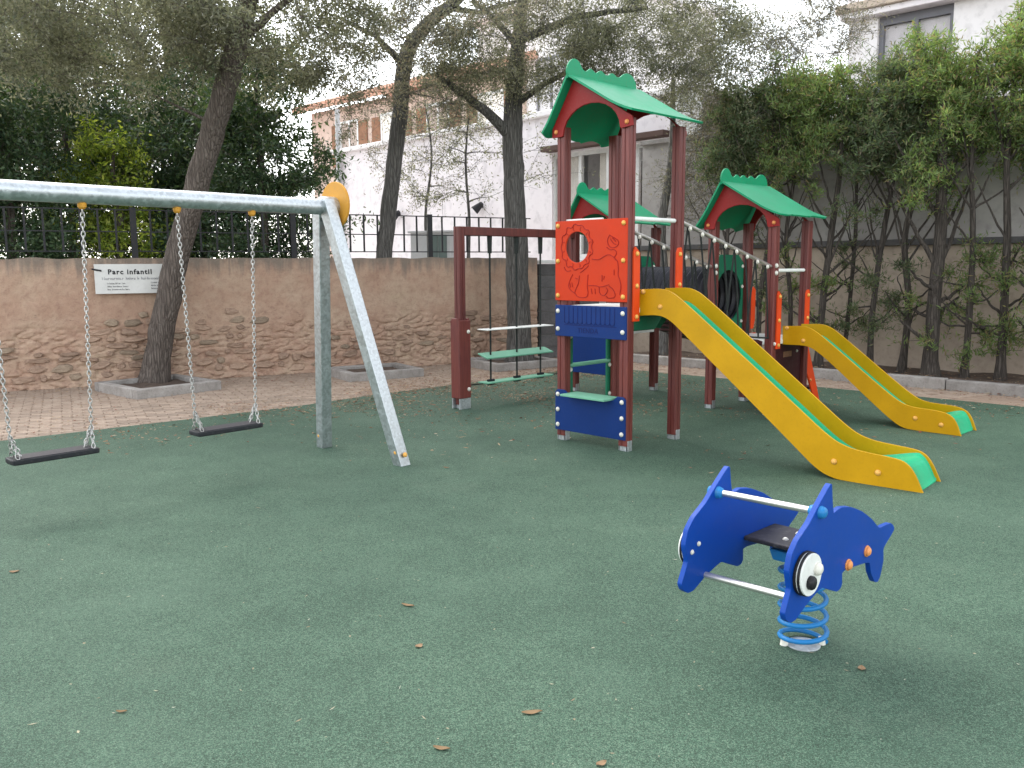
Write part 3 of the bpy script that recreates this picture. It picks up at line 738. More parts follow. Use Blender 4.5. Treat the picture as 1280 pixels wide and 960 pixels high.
wf = fr.build('window', 'frame_grey', rb)
for i in range(2):
    x_ = w0 + (w1 - w0 - 0.08) * i / 2 + 0.08; x2_ = w0 + (w1 - w0 - 0.08) * (i + 1) / 2
    MB().quad_box((x_, 0.13, zc - 2.0), (x2_, 0.14, zc - 0.16)).build('pane', 'window_glass', wf)
    MB().quad_box((x_, 0.18, zc - 2.0), (x2_, 0.19, zc - 0.16)).build('curtain', 'white_render', wf)  # curtain whitened to carry the bright reflection of the panes

#PLAY
# ------------------------------------------------------------------ play structure
TH = R(45.46); PO = Vector((0.98, 7.30, 0.006))
play = empty('play_structure', PO, -TH)
tag(play, 'multi-tower play structure with green roofs and two yellow slides', 'playground')
S = 0.81; PW = 0.092
T1 = (0.0, 0.0); T2 = (0.0, 2.45); T3 = (-2.02, 2.45)
PL1, PL2 = 1.235, 0.80
def post_profile(w):
    h = w / 2; c = 0.008; g = 0.006; out = []
    side = [(-h + c, -h), (-g, -h), (-g * .6, -h + .006), (g * .6, -h + .006), (g, -h), (h - c, -h)]
    for k in range(4):
        a = k * math.pi / 2; out += [(x * math.cos(a) - y * math.sin(a), x * math.sin(a) + y * math.cos(a)) for x, y in side]
    return out
def post(x, y, h, w=PW):
    o = MB().prism(post_profile(w), lambda a, b2, t: (a, b2, t), 0.045, h).build('post', 'post_wood', play, loc=(x, y, 0))
    b_ = MB(); e = w / 2 + 0.004
    b_.quad_box((-w / 2 + .012, -w / 2 + .012, -0.03), (w / 2 - .012, w / 2 - .012, 0.045))
    for s_ in (-1, 1): b_.quad_box((min(s_ * e, s_ * (e - .005)), -0.03, -0.03), (max(s_ * e, s_ * (e - .005)), 0.03, 0.09))
    b_.build('foot_bracket', 'galvanised', o, bevel=0.002)
    return o
def tower_posts(T, h):
    for dx in (-S + PW / 2, -PW / 2):
        for dy in (PW / 2, S - PW / 2): post(T[0] + dx, T[1] + dy, h)
tower_posts(T1, 2.80); tower_posts(T2, 2.06); tower_posts(T3, 2.06)

def roof(T, zE):
    x0, y0 = T; rf = empty('roof', (x0, y0, zE), 0, play)
    AX, AZ = -0.60, 0.40
    # gables
    gp = [(-0.85, -0.085), (-0.845, -0.01), (AX, AZ - 0.02), (0.035, 0.005), (0.045, -0.075), (-0.075, -0.085)]
    arch = []
    for i in range(13):
        a = math.pi * i / 12; arch.append((-0.405 + 0.315 * math.cos(a), -0.075 + 0.235 * math.sin(a)))
    gp = gp + arch + [(-0.735, -0.085)]
    for yy, nm in ((-0.020, 1), (S + 0.002, 2)):
        gq = gp if nm == 1 else [(min(max(a, -0.80), -0.01), min(b2, 0.0 + (b2 if -0.8 < a < -0.01 else -0.03))) for a, b2 in gp]
        g = MB().prism(gq, lambda a, b2, t: (a, yy + t, b2), 0, 0.018).build('gable', 'gable_red', rf, bevel=0.003)
        if nm == 1:
            for bx_ in (-0.80, -0.015): bolt(rf, (bx_, -0.020, -0.04), (0, -1, 0), 'o')
    # slopes
    Y0, Y1 = -0.10, S + 0.10
    def slope(ex, ez, nm):
        L = math.hypot(ex - AX, ez - AZ); ux, uz = (ex - AX) / L, (ez - AZ) / L; sgn = 1 if ex > AX else -1
        nx_, nz_ = (-uz * sgn, ux * sgn)
        if nz_ < 0: nx_, nz_ = -nx_, -nz_
        wave = []
        n = 40
        for i in range(n + 1):
            t = i / n; y = Y0 + (Y1 - Y0) * t
            w_ = 0.018 * math.sin(t * 5.2 * math.pi) + 0.022 * (1 - ((t * 3.4 + 0.15) % 1.0)) ** 2
            w_ -= 0.05 * max(0, (0.08 - t) / 0.08) * 0.6
            wave.append((y, L + w_))
        poly = [(Y0, -0.0), (Y1, -0.0)] + wave[::-1]
        # curve the board gently outwards at the eave
        def fn(a, s_, t):
            k = 0.035 * max(0.0, (s_ / L) - 0.62) ** 2 / 0.14
            return (AX + ux * s_ + nx_ * (t + k * (1 if nm == 'r' else .6)), a, AZ + uz * s_ + nz_ * (t + k * (1 if nm == 'r' else .6)))
        # strips so that the board can bend
        b_ = MB(); rows = 10
        for tt in (0.0, 0.018):
            for r_i in range(rows + 1):
                for (y, Lw) in wave: b_.v.append(fn(y, Lw * r_i / rows, tt))
        m_ = n + 1; half = (rows + 1) * m_
        for r_i in range(rows):
            for c_i in range(n):
                a = r_i * m_ + c_i; b_.f.append((a, a + 1, a + m_ + 1, a + m_)); a += half; b_.f.append((a, a + m_, a + m_ + 1, a + 1))
        for c_i in range(n):
            a = c_i; b_.f.append((a, a + half, a + half + 1, a + 1)); a = rows * m_ + c_i; b_.f.append((a, a + 1, a + half + 1, a + half))
        for r_i in range(rows):
            a = r_i * m_; b_.f.append((a, a + m_, a + half + m_, a + half)); a += n; b_.f.append((a, a + half, a + half + m_, a + m_))
        b_.build('roof_slope', 'roof_green', rf, smooth=True)
    slope(0.085, -0.005, 'r'); slope(-0.885, -0.07, 'l')
    cr = [(-0.10, -0.02), (-0.115, 0.05), (-0.09, 0.105), (-0.05, 0.145), (0.0, 0.155), (0.05, 0.135), (0.085, 0.085), (0.13, 0.065), (0.17, 0.085), (0.20, 0.105), (0.24, 0.085), (0.275, 0.07), (0.32, 0.10), (0.355, 0.105), (0.39, 0.08), (0.44, 0.075), (0.49, 0.108), (0.53, 0.10), (0.565, 0.08), (0.61, 0.085), (0.66, 0.12), (0.72, 0.14), (0.79, 0.125), (0.84, 0.08), (0.86, 0.0), (0.86, -0.02)]
    MB().prism(chaikin(cr, 1), lambda a, b2, t: (AX - 0.009 + t, a, AZ + b2), 0, 0.018).build('ridge_crest', 'roof_green', rf, bevel=0.003)
roof(T1, 2.80); roof(T2, 2.06); roof(T3, 2.06)

# platforms
for T, z in ((T1, PL1), (T2, PL2), (T3, PL2)):
    b_ = MB(); b_.quad_box((T[0] - S + .095, T[1] + .004, z - 0.045), (T[0] - .095, T[1] + S - .004, z)); b_.quad_box((T[0] - S + .012, T[1] + .095, z - 0.044), (T[0] - S + .094, T[1] + S - .095, z - .001)); b_.quad_box((T[0] - .094, T[1] + .095, z - 0.044), (T[0] - .012, T[1] + S - .095, z - .001))
    b_.build('platform', 'white_plastic', play, bevel=0.003)

# lion panel with its round window
def panel_with_hole(name, mat, x0, x1, z0, z1, hx, hz, hr, y0, y1, parent, bevel=0.004, hrz=None):
    hrz = hrz or hr; n = 32; b_ = MB()
    ring = [(hx + hr * math.cos(2 * math.pi * i / n + math.pi / 4), hz + hrz * math.sin(2 * math.pi * i / n + math.pi / 4)) for i in range(n)]
    outer = []
    cs = [(x1, z1), (x0, z1), (x0, z0), (x1, z0)]
    for k in range(4):
        a, c = cs[k], cs[(k + 1) % 4]
        for j in range(n // 4): t = j / (n // 4); outer.append((a[0] + (c[0] - a[0]) * t, a[1] + (c[1] - a[1]) * t))
    for y in (y0, y1):
        b_.v += [(x, y, z) for x, z in ring] + [(x, y, z) for x, z in outer]
    for i in range(n):
        j = (i + 1) % n
        b_.f += [(i, j, n + j, n + i), (2 * n + i, 3 * n + i, 3 * n + j, 2 * n + j), (i, 2 * n + i, 2 * n + j, j), (n + i, n + j, 3 * n + j, 3 * n + i)]
    return b_.build(name, mat, parent, bevel=bevel)
FY = -0.022
lion = panel_with_hole('lion_panel', 'orange', -S + 0.002, -0.002, 1.285, 1.985, -0.555, 1.755, 0.135, FY, -0.003, play)
tag(lion, 'orange panel with round window and engraved lion')
for bx_ in (-S + 0.035, -0.035):
    for bz in (1.33, 1.635, 1.945): bolt(lion, (bx_, FY, bz), (0, -1, 0), 'y')
def groove(b_, pts, w=0.0045, closed=False, y=FY - 0.0012):
    pts = chaikin_closed(pts, 1) if closed else chaikin(pts, 1)
    if closed: pts = pts + [pts[0]]
    b_.tube([(x, y, z) for x, z in pts], w, 4)
def lp(px, py):    # pixels of the 873x960 crop of the panel -> panel plane
    return (-S + 0.002 + (px - 55) / 770 * (S - .004), 1.985 - (py - (62 - (px - 55) * 0.045)) / (870 + (px - 55) * 0.045) * 0.70)
eng = MB()
mane = []
for i in range(26):
    a = 2 * math.pi * i / 26; rr = 0.172 + (0.026 if i % 2 else -0.004) + 0.008 * math.sin(i * 2.3)
    mane.append((-0.555 + rr * math.cos(a) * 0.98, 1.755 + rr * 1.06 * math.sin(a)))
groove(eng, mane, closed=True)
for i in range(12):
    a = 2 * math.pi * i / 12 + .2; groove(eng, [(-0.555 + 0.145 * math.cos(a), 1.755 + 0.147 * math.sin(a)), (-0.555 + 0.158 * math.cos(a + .08), 1.755 + 0.160 * math.sin(a + .08)), (-0.555 + 0.175 * math.cos(a + .02), 1.755 + 0.18 * math.sin(a + .02))], 0.003)
for pts in ([(468, 470), (540, 478), (590, 440), (640, 415), (690, 440), (735, 490)],                                   # back
            [(735, 490), (745, 560), (740, 640), (760, 690), (775, 760), (760, 850)],                                  # rump
            [(620, 340), (660, 370), (700, 360), (730, 400), (700, 450)], [(700, 450), (720, 480)],                     # tail
            [(650, 210), (625, 260), (640, 330), (690, 350), (740, 320), (745, 270), (700, 240), (650, 210)],             # tail tuft
            [(660, 250), (690, 300), (720, 310)], [(680, 240), (715, 280)],
            [(255, 640), (225, 700), (205, 770), (235, 820), (285, 850), (310, 890), (400, 895), (430, 860), (415, 760), (425, 640)],   # front leg
            [(330, 650), (320, 740), (290, 800), (275, 850)], [(245, 730), (255, 780)], [(225, 740), (232, 785)], [(285, 680), (310, 690)],
            [(430, 760), (500, 755), (560, 775), (650, 745)], [(575, 640), (575, 710)], [(590, 690), (600, 650)],
            [(545, 775), (550, 850), (600, 870), (640, 810), (620, 780)], [(460, 790), (470, 850)], [(500, 790), (505, 850)],
            [(650, 760), (700, 800), (720, 880), (640, 895), (620, 870)], [(700, 580), (700, 640)], [(340, 620), (380, 590), (430, 540)],
            [(160, 560), (180, 610), (235, 600)]):
    groove(eng, [lp(*p) for p in pts], 0.0042)
eng.build('lion_engraving', 'engrave_orange', lion)

# shop-counter panels below
up = MB(); up.quad_box((-S + .001, FY, 0.965), (-.001, -0.003, 1.245)); shop = up.build('shop_panel', 'blue', play, bevel=0.004)
tag(shop, 'blue panel with engraved awning stripes')
for bx_ in (-S + 0.035, -0.035):
    for bz in (1.03, 1.19): bolt(shop, (bx_, FY, bz), (0, -1, 0), 'w')
st = MB()
for i in range(12):
    x = -0.70 + i * 0.052; st.quad_box((x, FY - 0.002, 1.10), (x + 0.008, FY, 1.235))
for i in range(11):
    x = -0.70 + i * 0.052
    for j in range(5):
        a0 = math.pi * j / 5; a1 = math.pi * (j + 1) / 5
        st.tube([(x + .03 - .026 * math.cos(a0), FY - .001, 1.10 - .02 * math.sin(a0)), (x + .03 - .026 * math.cos(a1), FY - .001, 1.10 - .02 * math.sin(a1))], 0.004, 4)
st.quad_box((-0.70, FY - 0.002, 1.066), (-0.10, FY, 1.073)); st.build('awning_engraving', 'engrave_blue', shop)
inst('lettering', text_mesh('TIENDA', 0.062, 'lettering', 'engrave_blue', 0.001, 0.001, 1.1), shop, (-0.54, FY - 0.001, 1.005), (R(90), 0, 0))
lo = [(-S + .001, 0.10), (-.001, 0.10), (-.001, 0.455), (-0.03, 0.475), (-0.09, 0.475), (-0.135, 0.435), (-0.65, 0.435), (-0.70, 0.475), (-0.78, 0.475), (-S + .001, 0.455)]
low = MB().prism(lo, lambda a, b2, t: (a, FY + t, b2), 0, 0.019).build('counter_panel', 'blue', play, bevel=0.004)
tag(low, 'blue panel carrying a small green shelf')
for bx_ in (-S + 0.035, -0.035):
    for bz in (0.15, 0.29, 0.43): bolt(low, (bx_, FY, bz), (0, -1, 0), 'w')
MB().quad_box((-0.645, -0.14, 0.436), (-0.14, 0.09, 0.455)).build('shelf', 'step_green', low, bevel=0.004)

# ladder on the left-hand face
lad = empty('ladder', (0, 0, 0), 0, play)
for yy in (0.105, 0.675):
    s_ = MB().quad_box((-S + .02, yy, 0.28), (-S + .045, yy + .07, 1.02)).build('side_board', 'panel_green', lad, bevel=0.006)
    for bz in (0.36, 0.64, 0.95): bolt(lad, (-S + .045, yy + .035, bz), (1, 0, 0), 'w')
for zz, mt in ((0.32, 'white_plastic'), (0.68, 'step_green'), (0.98, 'step_green')): MB().tube([(-S + .032, .10, zz), (-S + .032, .75, zz)], 0.02, 10).build('rung', mt, lad, smooth=True)

# slides
def make_slide(loc, rz, top, bot, width, label):
    sl = empty('slide', loc, rz, play); tag(sl, label)
    top2 = chaikin(top, 2); bot2 = chaikin(bot, 2)
    poly = top2 + bot2[::-1]
    for yy in (0.0, width - 0.02):
        p_ = MB().prism(poly, lambda a, b2, t: (a, yy + t, max(b2, 0.0)), 0, 0.02).build('side_panel', 'yellow', sl, bevel=0.004)
    # chute board
    ch = MB(); pts = []
    for (x, z) in top2:
        pts.append((x, z))
    cl = []
    for i in range(len(pts)):
        a = pts[max(i - 1, 0)]; c = pts[min(i + 1, len(pts) - 1)]; dx, dz = c[0] - a[0], c[1] - a[1]; L = math.hypot(dx, dz) or 1
        nx_, nz_ = dz / L, -dx / L
        if i == 0: nx_, nz_ = 0, -1
        f_ = max(0, min(1, (pts[i][0] / pts[-1][0] - .80) / .14)); of = 0.135 + (0.030 - 0.135) * f_
        cl.append((pts[i][0] + nx_ * of, max(pts[i][1] + nz_ * of, 0.004)))
    cl = [c for c in cl]
    ys = [0.021, 0.035, width / 2, width - 0.035, width - 0.021]; up_ = [0.02, 0.003, 0, 0.003, 0.02]
    for tt in (0, -0.016):
        for (x, z) in cl:
            for y, u_ in zip(ys, up_): ch.v.append((x, y, z + tt + u_ * (1 if tt == 0 else 1)))
    n = len(cl); half = n * 5
    for i in range(n - 1):
        for j in range(4):
            a = i * 5 + j; ch.f += [(a, a + 1, a + 6, a + 5), (half + a, half + a + 5, half + a + 6, half + a + 1)]
        a = i * 5; ch.f += [(a, a + 5, half + a + 5, half + a), (a + 4, half + a + 4, half + a + 9, a + 9)]
    e = (n - 1) * 5
    for j in range(4): ch.f += [(e + j, e + j + 1, half + e + j + 1, half + e + j), (j, half + j, half + j + 1, j + 1)]
    ch.build('chute', 'chute_green', sl, smooth=True)
    return sl
s1t = [(-0.02, 1.39), (0.0, 1.39), (0.19, 1.40), (0.27, 1.38), (0.34, 1.345), (0.48, 1.24), (0.91, 0.905), (1.39, 0.53), (1.66, 0.315), (1.80, 0.252), (1.97, 0.232), (2.12, 0.222), (2.21, 0.205), (2.275, 0.14), (2.34, 0.0)]
s1b = [(-0.02, 1.165), (0.0, 1.165), (0.13, 1.175), (0.22, 1.165), (0.30, 1.125), (0.42, 1.025), (1.16, 0.41), (1.41, 0.20), (1.58, 0.055), (1.70, 0.008), (1.80, 0.0), (2.34, 0.0)]
sl1 = make_slide((0.0, 0.185, 0), R(4.2), s1t, s1b, 0.44, 'tall yellow slide with green chute')
for (x, z) in ((0.02, 1.37), (0.19, 1.245), (1.71, 0.135), (2.03, 0.10)): bolt(sl1, (x, 0, z), (0, -1, 0), 'y', 1.05)
s2t = [(-0.02, 0.945), (0.04, 0.945), (0.21, 0.955), (0.29, 0.935), (0.36, 0.90), (0.50, 0.80), (1.07, 0.375), (1.25, 0.255), (1.36, 0.225), (1.50, 0.220), (1.64, 0.212), (1.73, 0.18), (1.78, 0.11), (1.82, 0.0)]
s2b = [(-0.02, 0.745), (0.04, 0.745), (0.24, 0.75), (0.33, 0.72), (0.42, 0.665), (0.56, 0.56), (0.99, 0.21), (1.20, 0.05), (1.30, 0.006), (1.40, 0.0), (1.82, 0.0)]
sl2 = make_slide((0.0, 2.70, 0), R(-0.6), s2t, s2b, 0.42, 'short yellow slide with green chute')
for (x, z) in ((0.03, 0.925), (0.22, 0.80), (1.40, 0.12), (1.64, 0.085)): bolt(sl2, (x, 0, z), (0, -1, 0), 'y', 1.05)
# grab uprights beside the slide mouths
for T, z0, z1, nm in ((T1, 1.12, 1.75, 'a'), (T2, 0.71, 1.32, 'b')):
    for yy in (0.05, S - 0.135):
        s_ = 1 if yy < .3 else -1
        ply = [(0, z0), (0.085, z0), (0.085, z1 - .05), (0.045 - .02 * s_, z1), (0.02 - .0 * s_, z1 - .005), (0, z1 - .045)]
        gpn = MB().prism(ply, lambda a, b2, t: (T[0] + 0.002 + t, T[1] + yy + a, b2), 0, 0.02).build('grab_panel', 'orange_bright', play, bevel=0.004)
        for bz in (z0 + .04, z0 + .30, z1 - .06): bolt(gpn, (T[0] + .022, T[1] + yy + .04, bz), (1, 0, 0), 'y')
# steel grab bars
MB().tube([(-.045, .08, 1.985), (-.045, S - .08, 1.985)], 0.019, 10).build('grab_bar', 'white_plastic', play, smooth=True)
MB().tube([(-.045, T2[1] + .08, 1.53), (-.045, T2[1] + S - .08, 1.53)], 0.019, 10).build('grab_bar', 'white_plastic', play, smooth=True)
MB().tube([(-S + .08, .03, 1.992), (-.30, .03, 1.992)], 0.010, 8).build('grab_bar', 'white_plastic', play, smooth=True)
# green skirt under the platform
MB().prism([(0.10, 1.145), (0.62, 1.145), (0.50, 1.03), (0.20, 1.03)], lambda a, b2, t: (-0.10 + t, a, b2), 0, 0.02).build('skirt_panel', 'panel_green', play, bevel=0.003)
MB().prism([(-0.60, 1.15), (-0.09, 1.15), (-0.20, 1.02), (-0.52, 1.02)], lambda a, b2, t: (a, S - 0.08 + t, b2), 0, 0.02).build('skirt_panel', 'panel_green', play, bevel=0.003)

# sloping rope bridge between tower 1 and tower 2
br = empty('rope_bridge', (0, 0, 0), 0, play)
y0b, y1b = S + 0.0, T2[1]
for i in range(11):
    t = (i + .5) / 11; y = y0b + (y1b - y0b) * t; z = PL1 - .02 + (PL2 - PL1) * t - 0.10 * math.sin(math.pi * t)
    b_ = MB(); b_.quad_box((-S + .10, -.055, -.02), (-.10, .055, .02)); o = b_.build('plank', 'maroon_panel', br, bevel=0.005, loc=(0, y, z)); o.rotation_euler = (math.atan2(PL2 - PL1, y1b - y0b), 0, 0)
for xx in (-S + .045, -.045):
    A_ = Vector((xx, S - .02, 1.985)); B_ = Vector((xx, T2[1] + .03, 1.565)); MB().tube([A_, B_], 0.02, 10).build('handrail', 'steel', br, smooth=True)
    rp = MB(); cl = MB()
    lowp = MB(); C_ = [(xx, y0b + (y1b - y0b) * k / 12, PL1 + (PL2 - PL1) * k / 12 - 0.10 * math.sin(math.pi * k / 12) + 0.03) for k in range(13)]
    rp.tube(C_, 0.010, 6)
    n = 8
    for i in range(n):
        t = (i + .7) / (n + .4); P_ = A_ + (B_ - A_) * t; d2 = 0.16 * (1 if i % 2 else -1)
        for s_ in (-1, 1):
            t2 = min(1, max(0, t + s_ * .075)); Q_ = Vector((xx, y0b + (y1b - y0b) * t2, PL1 + (PL2 - PL1) * t2 - 0.10 * math.sin(math.pi * t2) + .03))
            if s_ == 1 or i % 2 == 0: rp.tube([P_, P_ * .5 + Q_ * .5 + Vector((0, .01 * s_, 0)), Q_], 0.009, 6)
        bolt(br, tuple(P_ + Vector((0.02, 0, -.03))), (1, 0, 0), 'w', 1.1)
    rp.build('net_rope', 'rope', br, smooth=True)
    for dz in (0.0, -0.075): bolt(br, (xx + .046, T2[1] + .03, 1.58 + dz), (1, 0, 0), 'w', 1.2)

# crawl tunnel between tower 2 and tower 3
tun = empty('crawl_tunnel', (0, 0, 0), 0, play)
cy, cz, rt = T2[1] + S / 2, 1.245, 0.315
tb = MB(); pts = []; rad = []
x = -S + .02
nrib = 96
for i in range(nrib + 1):
    xx = (-S + .03) + (T3[0] + .0 - (-S + .03)) * i / nrib; pts.append((xx, cy, cz)); rad.append(rt + 0.018 * (1 if (i % 6) < 3 else -1) * (0.6 if i % 3 != 1 else 1))
tb.tube(pts, rad, 28, cap=False)
tob = tb.build('tube', 'tunnel_black', tun, smooth=True); md = tob.modifiers.new('thick', 'SOLIDIFY'); md.thickness = 0.008
def end_panel(xp):
    n = 32; b_ = MB(); w = S - 2 * PW - .01
    def outp(a):
        c, s_ = math.cos(a), math.sin(a); hx, hz = w / 2, 0.46
        k = min(hx / max(abs(c), 1e-6), hz / max(abs(s_), 1e-6)); x_, z_ = c * k, s_ * k
        if z_ > 0: 
            rr = math.hypot(x_ / hx, z_ / 0.60); z_ = min(z_, 0.28 + 0.27 * math.sqrt(max(0, 1 - (x_ / (hx * 1.05)) ** 2)))
        return x_, z_
    ring = [(0.27 * math.cos(2 * math.pi * i / n), 0.29 * math.sin(2 * math.pi * i / n)) for i in range(n)]
    outer = [outp(2 * math.pi * i / n) for i in range(n)]
    for xo in (0, 0.019): b_.v += [(xp + xo, cy + a, cz + z) for a, z in ring] + [(xp + xo, cy + a, cz + z) for a, z in outer]
    for i in range(n):
        j = (i + 1) % n
        b_.f += [(i, j, n + j, n + i), (2 * n + i, 3 * n + i, 3 * n + j, 2 * n + j), (i, 2 * n + i, 2 * n + j, j), (n + i, n + j, 3 * n + j, 3 * n + i)]
    p_ = b_.build('end_panel', 'panel_green', tun, bevel=0.003)
    for sy in (-1, 1):
        for dz in (-.3, 0.1, .33): bolt(tun, (xp + .019, cy + sy * (w / 2 - .03), cz + dz), (1, 0, 0), 'w')
end_panel(-S + .012); end_panel(T3[0] - 0.03)
# green shoulder boards of tower 2 / 3 on the faces that look at the yard
for T in (T2,):
    pass
# tower 3 front panel and tower 2 lower panel
MB().quad_box((T3[0] - S + .06, T3[1] - .02, 0.25), (T3[0] - .06, T3[1] - .002, 0.80)).build('panel', 'blue', play, bevel=0.004)
mp_ = MB().quad_box((0.002 - .06, T2[1] + PW + .004, 0.16), (0.02 - .06, T2[1] + S - PW - .004, 0.755)).build('panel', 'maroon_panel', play, bevel=0.004)
MB().quad_box((-.04, T2[1] + .32, 0.60), (-.036, T2[1] + .50, 0.66)).build('maker_plate', 'shutter_brown', mp_)
for bz in (.3, .7): bolt(mp_, (-.04, T2[1] + .62, bz - .05), (1, 0, 0), 'w', .8)
bolt(play, (0.0, T2[1] + .045, 0.765), (1, 0, 0), 'w')
# stair on the far face of tower 2
stc = empty('stair', (0, T2[1] + S, 0), 0, play)
for xx in (-.10, -S + .08):
    MB().prism([(0.0, 0.80), (0.10, 0.80), (0.50, 0.0), (0.38, 0.0), (0.0, 0.62)], lambda a, b2, t: (xx + t, a, b2), 0, 0.02).build('stringer', 'orange_bright', stc, bevel=0.004)
    for (yy, zz) in ((0.10, .55), (.24, .28)): bolt(stc, (xx + .02, yy, zz), (1, 0, 0), 'o', .8)
    MB().prism([(0.0, 0.85), (0.06, 0.85), (0.09, 0.95), (0.09, 1.30), (0.045, 1.34), (0.0, 1.30)], lambda a, b2, t: (xx + t, a - .02, b2), 0, 0.02).build('grip_panel', 'orange_bright', stc, bevel=0.004)
for (yy, zz) in ((.14, .56), (.26, .36), (.37, .16)): MB().quad_box((-S + .10, yy - .06, zz), (-.10, yy + .09, zz + .025)).build('tread', 'maroon_panel', stc, bevel=0.004)
MB().quad_box((-S + .1, 0.0, PL2 - .05), (-.1, .14, PL2 - .006)).build('landing', 'concrete', stc)

# hanging step ladder between the outer post and tower 3
hx = T3[0] - S + .045; hy0 = 0.56; hy1 = T3[1] - .002
hl = empty('hanging_ladder', (0, 0, 0), 0, play)
fp = post(hx, hy0, 2.03, 0.095)
sv = MB()
for (a, c) in ((-0.085, -0.0485), (0.0485, 0.085)):
    sv.quad_box((hx - .06, hy0 + a, 0.12), (hx + .06, hy0 + c, 1.02))
sv.quad_box((hx - .075, hy0 - .085, 0.12), (hx - .049, hy0 + .085, 1.0)); sv.quad_box((hx + .049, hy0 - .085, 0.12), (hx + .075, hy0 + .085, 1.0))
cs_ = sv.build('post_casing', 'post_wood', play, bevel=0.008)
b_ = MB(); b_.quad_box((hx - .07, hy0 - .08, 0.0), (hx - .052, hy0 + .08, 0.12)); b_.quad_box((hx + .052, hy0 - .08, 0.0), (hx + .07, hy0 + .08, 0.12)); b_.build('foot_bracket', 'galvanised', cs_)
for zz in (0.22, 0.87): bolt(cs_, (hx + .075, hy0 + .05, zz), (1, 0, 0), 'w', 1.1)
MB().quad_box((hx - .045, hy0 + .05, 1.935), (hx + .045, hy1, 2.03)).build('beam', 'post_wood', hl, bevel=0.006)
for yy in (1.02, 1.45, 1.86):
    MB().tube([(hx, yy, 1.935), (hx, yy, 0.22)], 0.011, 8).build('rope', 'rope', hl, smooth=True)
    MB().tube([(hx, yy, 1.94), (hx, yy, 1.74)], [0.03, 0.024], 10).build('rope_sleeve', 'rope', hl, smooth=True)
    for zz in (0.235, 0.275):
        b_ = MB(); b_.tube([(hx, yy - .05, zz), (hx, yy + .05, zz)], 0.016, 8); b_.build('clamp', 'rubber_black', hl, smooth=True)
for zz, tl, mt in ((0.87, 0.02, 'white_plastic'), (0.565, 0.30, 'step_green'), (0.255, 0.0, 'step_green')):
    b_ = MB(); tk = .006 if zz > .8 else .009; b_.quad_box((-.085, -.56, -tk), (.085, .56, tk)); o = b_.build('step_board', mt, hl, bevel=0.006, loc=(hx, 1.45, zz)); o.rotation_euler = (0, tl, 0)
MB().tube([(hx, hy0 + .08, 0.255), (hx, 0.95, 0.245), (hx, 1.95, 0.245), (hx, hy1 + .04, 0.25)], 0.007, 6).build('stay_cable', 'rope', hl, smooth=True)

# ------------------------------------------------------------------ swing set
TS = R(42.93); SM = Vector((-1.29, 7.24, 0.006))
sw = empty('swing_set', SM, -TS)     # local x: across, local y: along the beam (+ = right end)
tag(sw, 'galvanised steel swing set frame with a yellow end disc', 'swing set')
ZB = 2.07; YE = -0.30; YF = -3.36
MB().tube([(0, YF, ZB), (0, YE - .02, ZB)], 0.062, 20).build('beam', 'galvanised', sw, smooth=True)
def leg(a, b2, parent, w=0.05, d=0.05):
    a = Vector(a); b2 = Vector(b2); t = (b2 - a).normalized(); s_ = Vector((0, 1, 0)); s_ = (s_ - t * s_.dot(t)).normalized(); u_ = t.cross(s_)
    b_ = MB(); k = 0
    for p in (a, b2):
        for (i, j) in ((-1, -1), (1, -1), (1, 1), (-1, 1)): b_.v.append(tuple(p + u_ * w * i + s_ * d * j))
    b_.f = [(0, 1, 2, 3), (4, 5, 6, 7)] + [(i, (i + 1) % 4, 4 + (i + 1) % 4, 4 + i) for i in range(4)]
    return b_.build('leg', 'galvanised', parent, bevel=0.006)
for ye, yo, sg in ((YE, 0.0, 1), (YF, -3.66, -1)):
    for s_ in (-1, 1):
        lg = leg((s_ * 0.545, yo, -0.03), (s_ * 0.035, ye, ZB + 0.05), sw)
        for (dx, dy) in ((0.062 * s_, 0),):
            bolt(sw, (s_ * 0.53 + 0.055 * s_, yo - .01 * sg, 0.09), (s_, 0, .25), 'y', 1.0)
        bolt(sw, (s_ * 0.53, yo - .052, 0.11), (0, -1, 0), 'y', 1.2)
    b_ = MB(); b_.tube([(0, ye - .02 * sg, ZB), (0, ye + .10 * sg, ZB)], 0.085, 16); b_.build('end_socket', 'galvanised', sw, smooth=True)
    b_ = MB(); b_.tube([(0, ye + .10 * sg, ZB + .02), (0, ye + .125 * sg, ZB + .02)], 0.185, 40); b_.build('end_disc', 'disc_yellow', sw, bevel=0.006)
for (ya, yb) in ((-1.52, -0.94), (-2.73, -2.155)):
    for y in (ya, yb):
        b_ = MB(); b_.tube([(0, y, ZB - .055), (0, y, ZB - .085)], [0.03, 0.026], 10); b_.dome(Matrix.Translation((0, y, ZB - .085)) @ Matrix.Rotation(math.pi, 4, 'X'), 0.022, 0.014); b_.build('hanger', 'disc_yellow', sw, smooth=True)
def chain(b_, a, c, L=0.030):
    a = Vector(a); c = Vector(c); d = c - a; n = max(1, int(round(d.length / L))); t = d.normalized(); q = t.to_track_quat('X', 'Z').to_matrix().to_4x4()
    for i in range(n):
        p = a + d * (i + .5) / n; m_ = Matrix.Translation(p) @ q @ Matrix.Rotation((math.pi / 2) * (i % 2) + .5, 4, 'X')
        b_.torus(m_, 0.0115, 0.0032, 8, 4, sx=1.75)
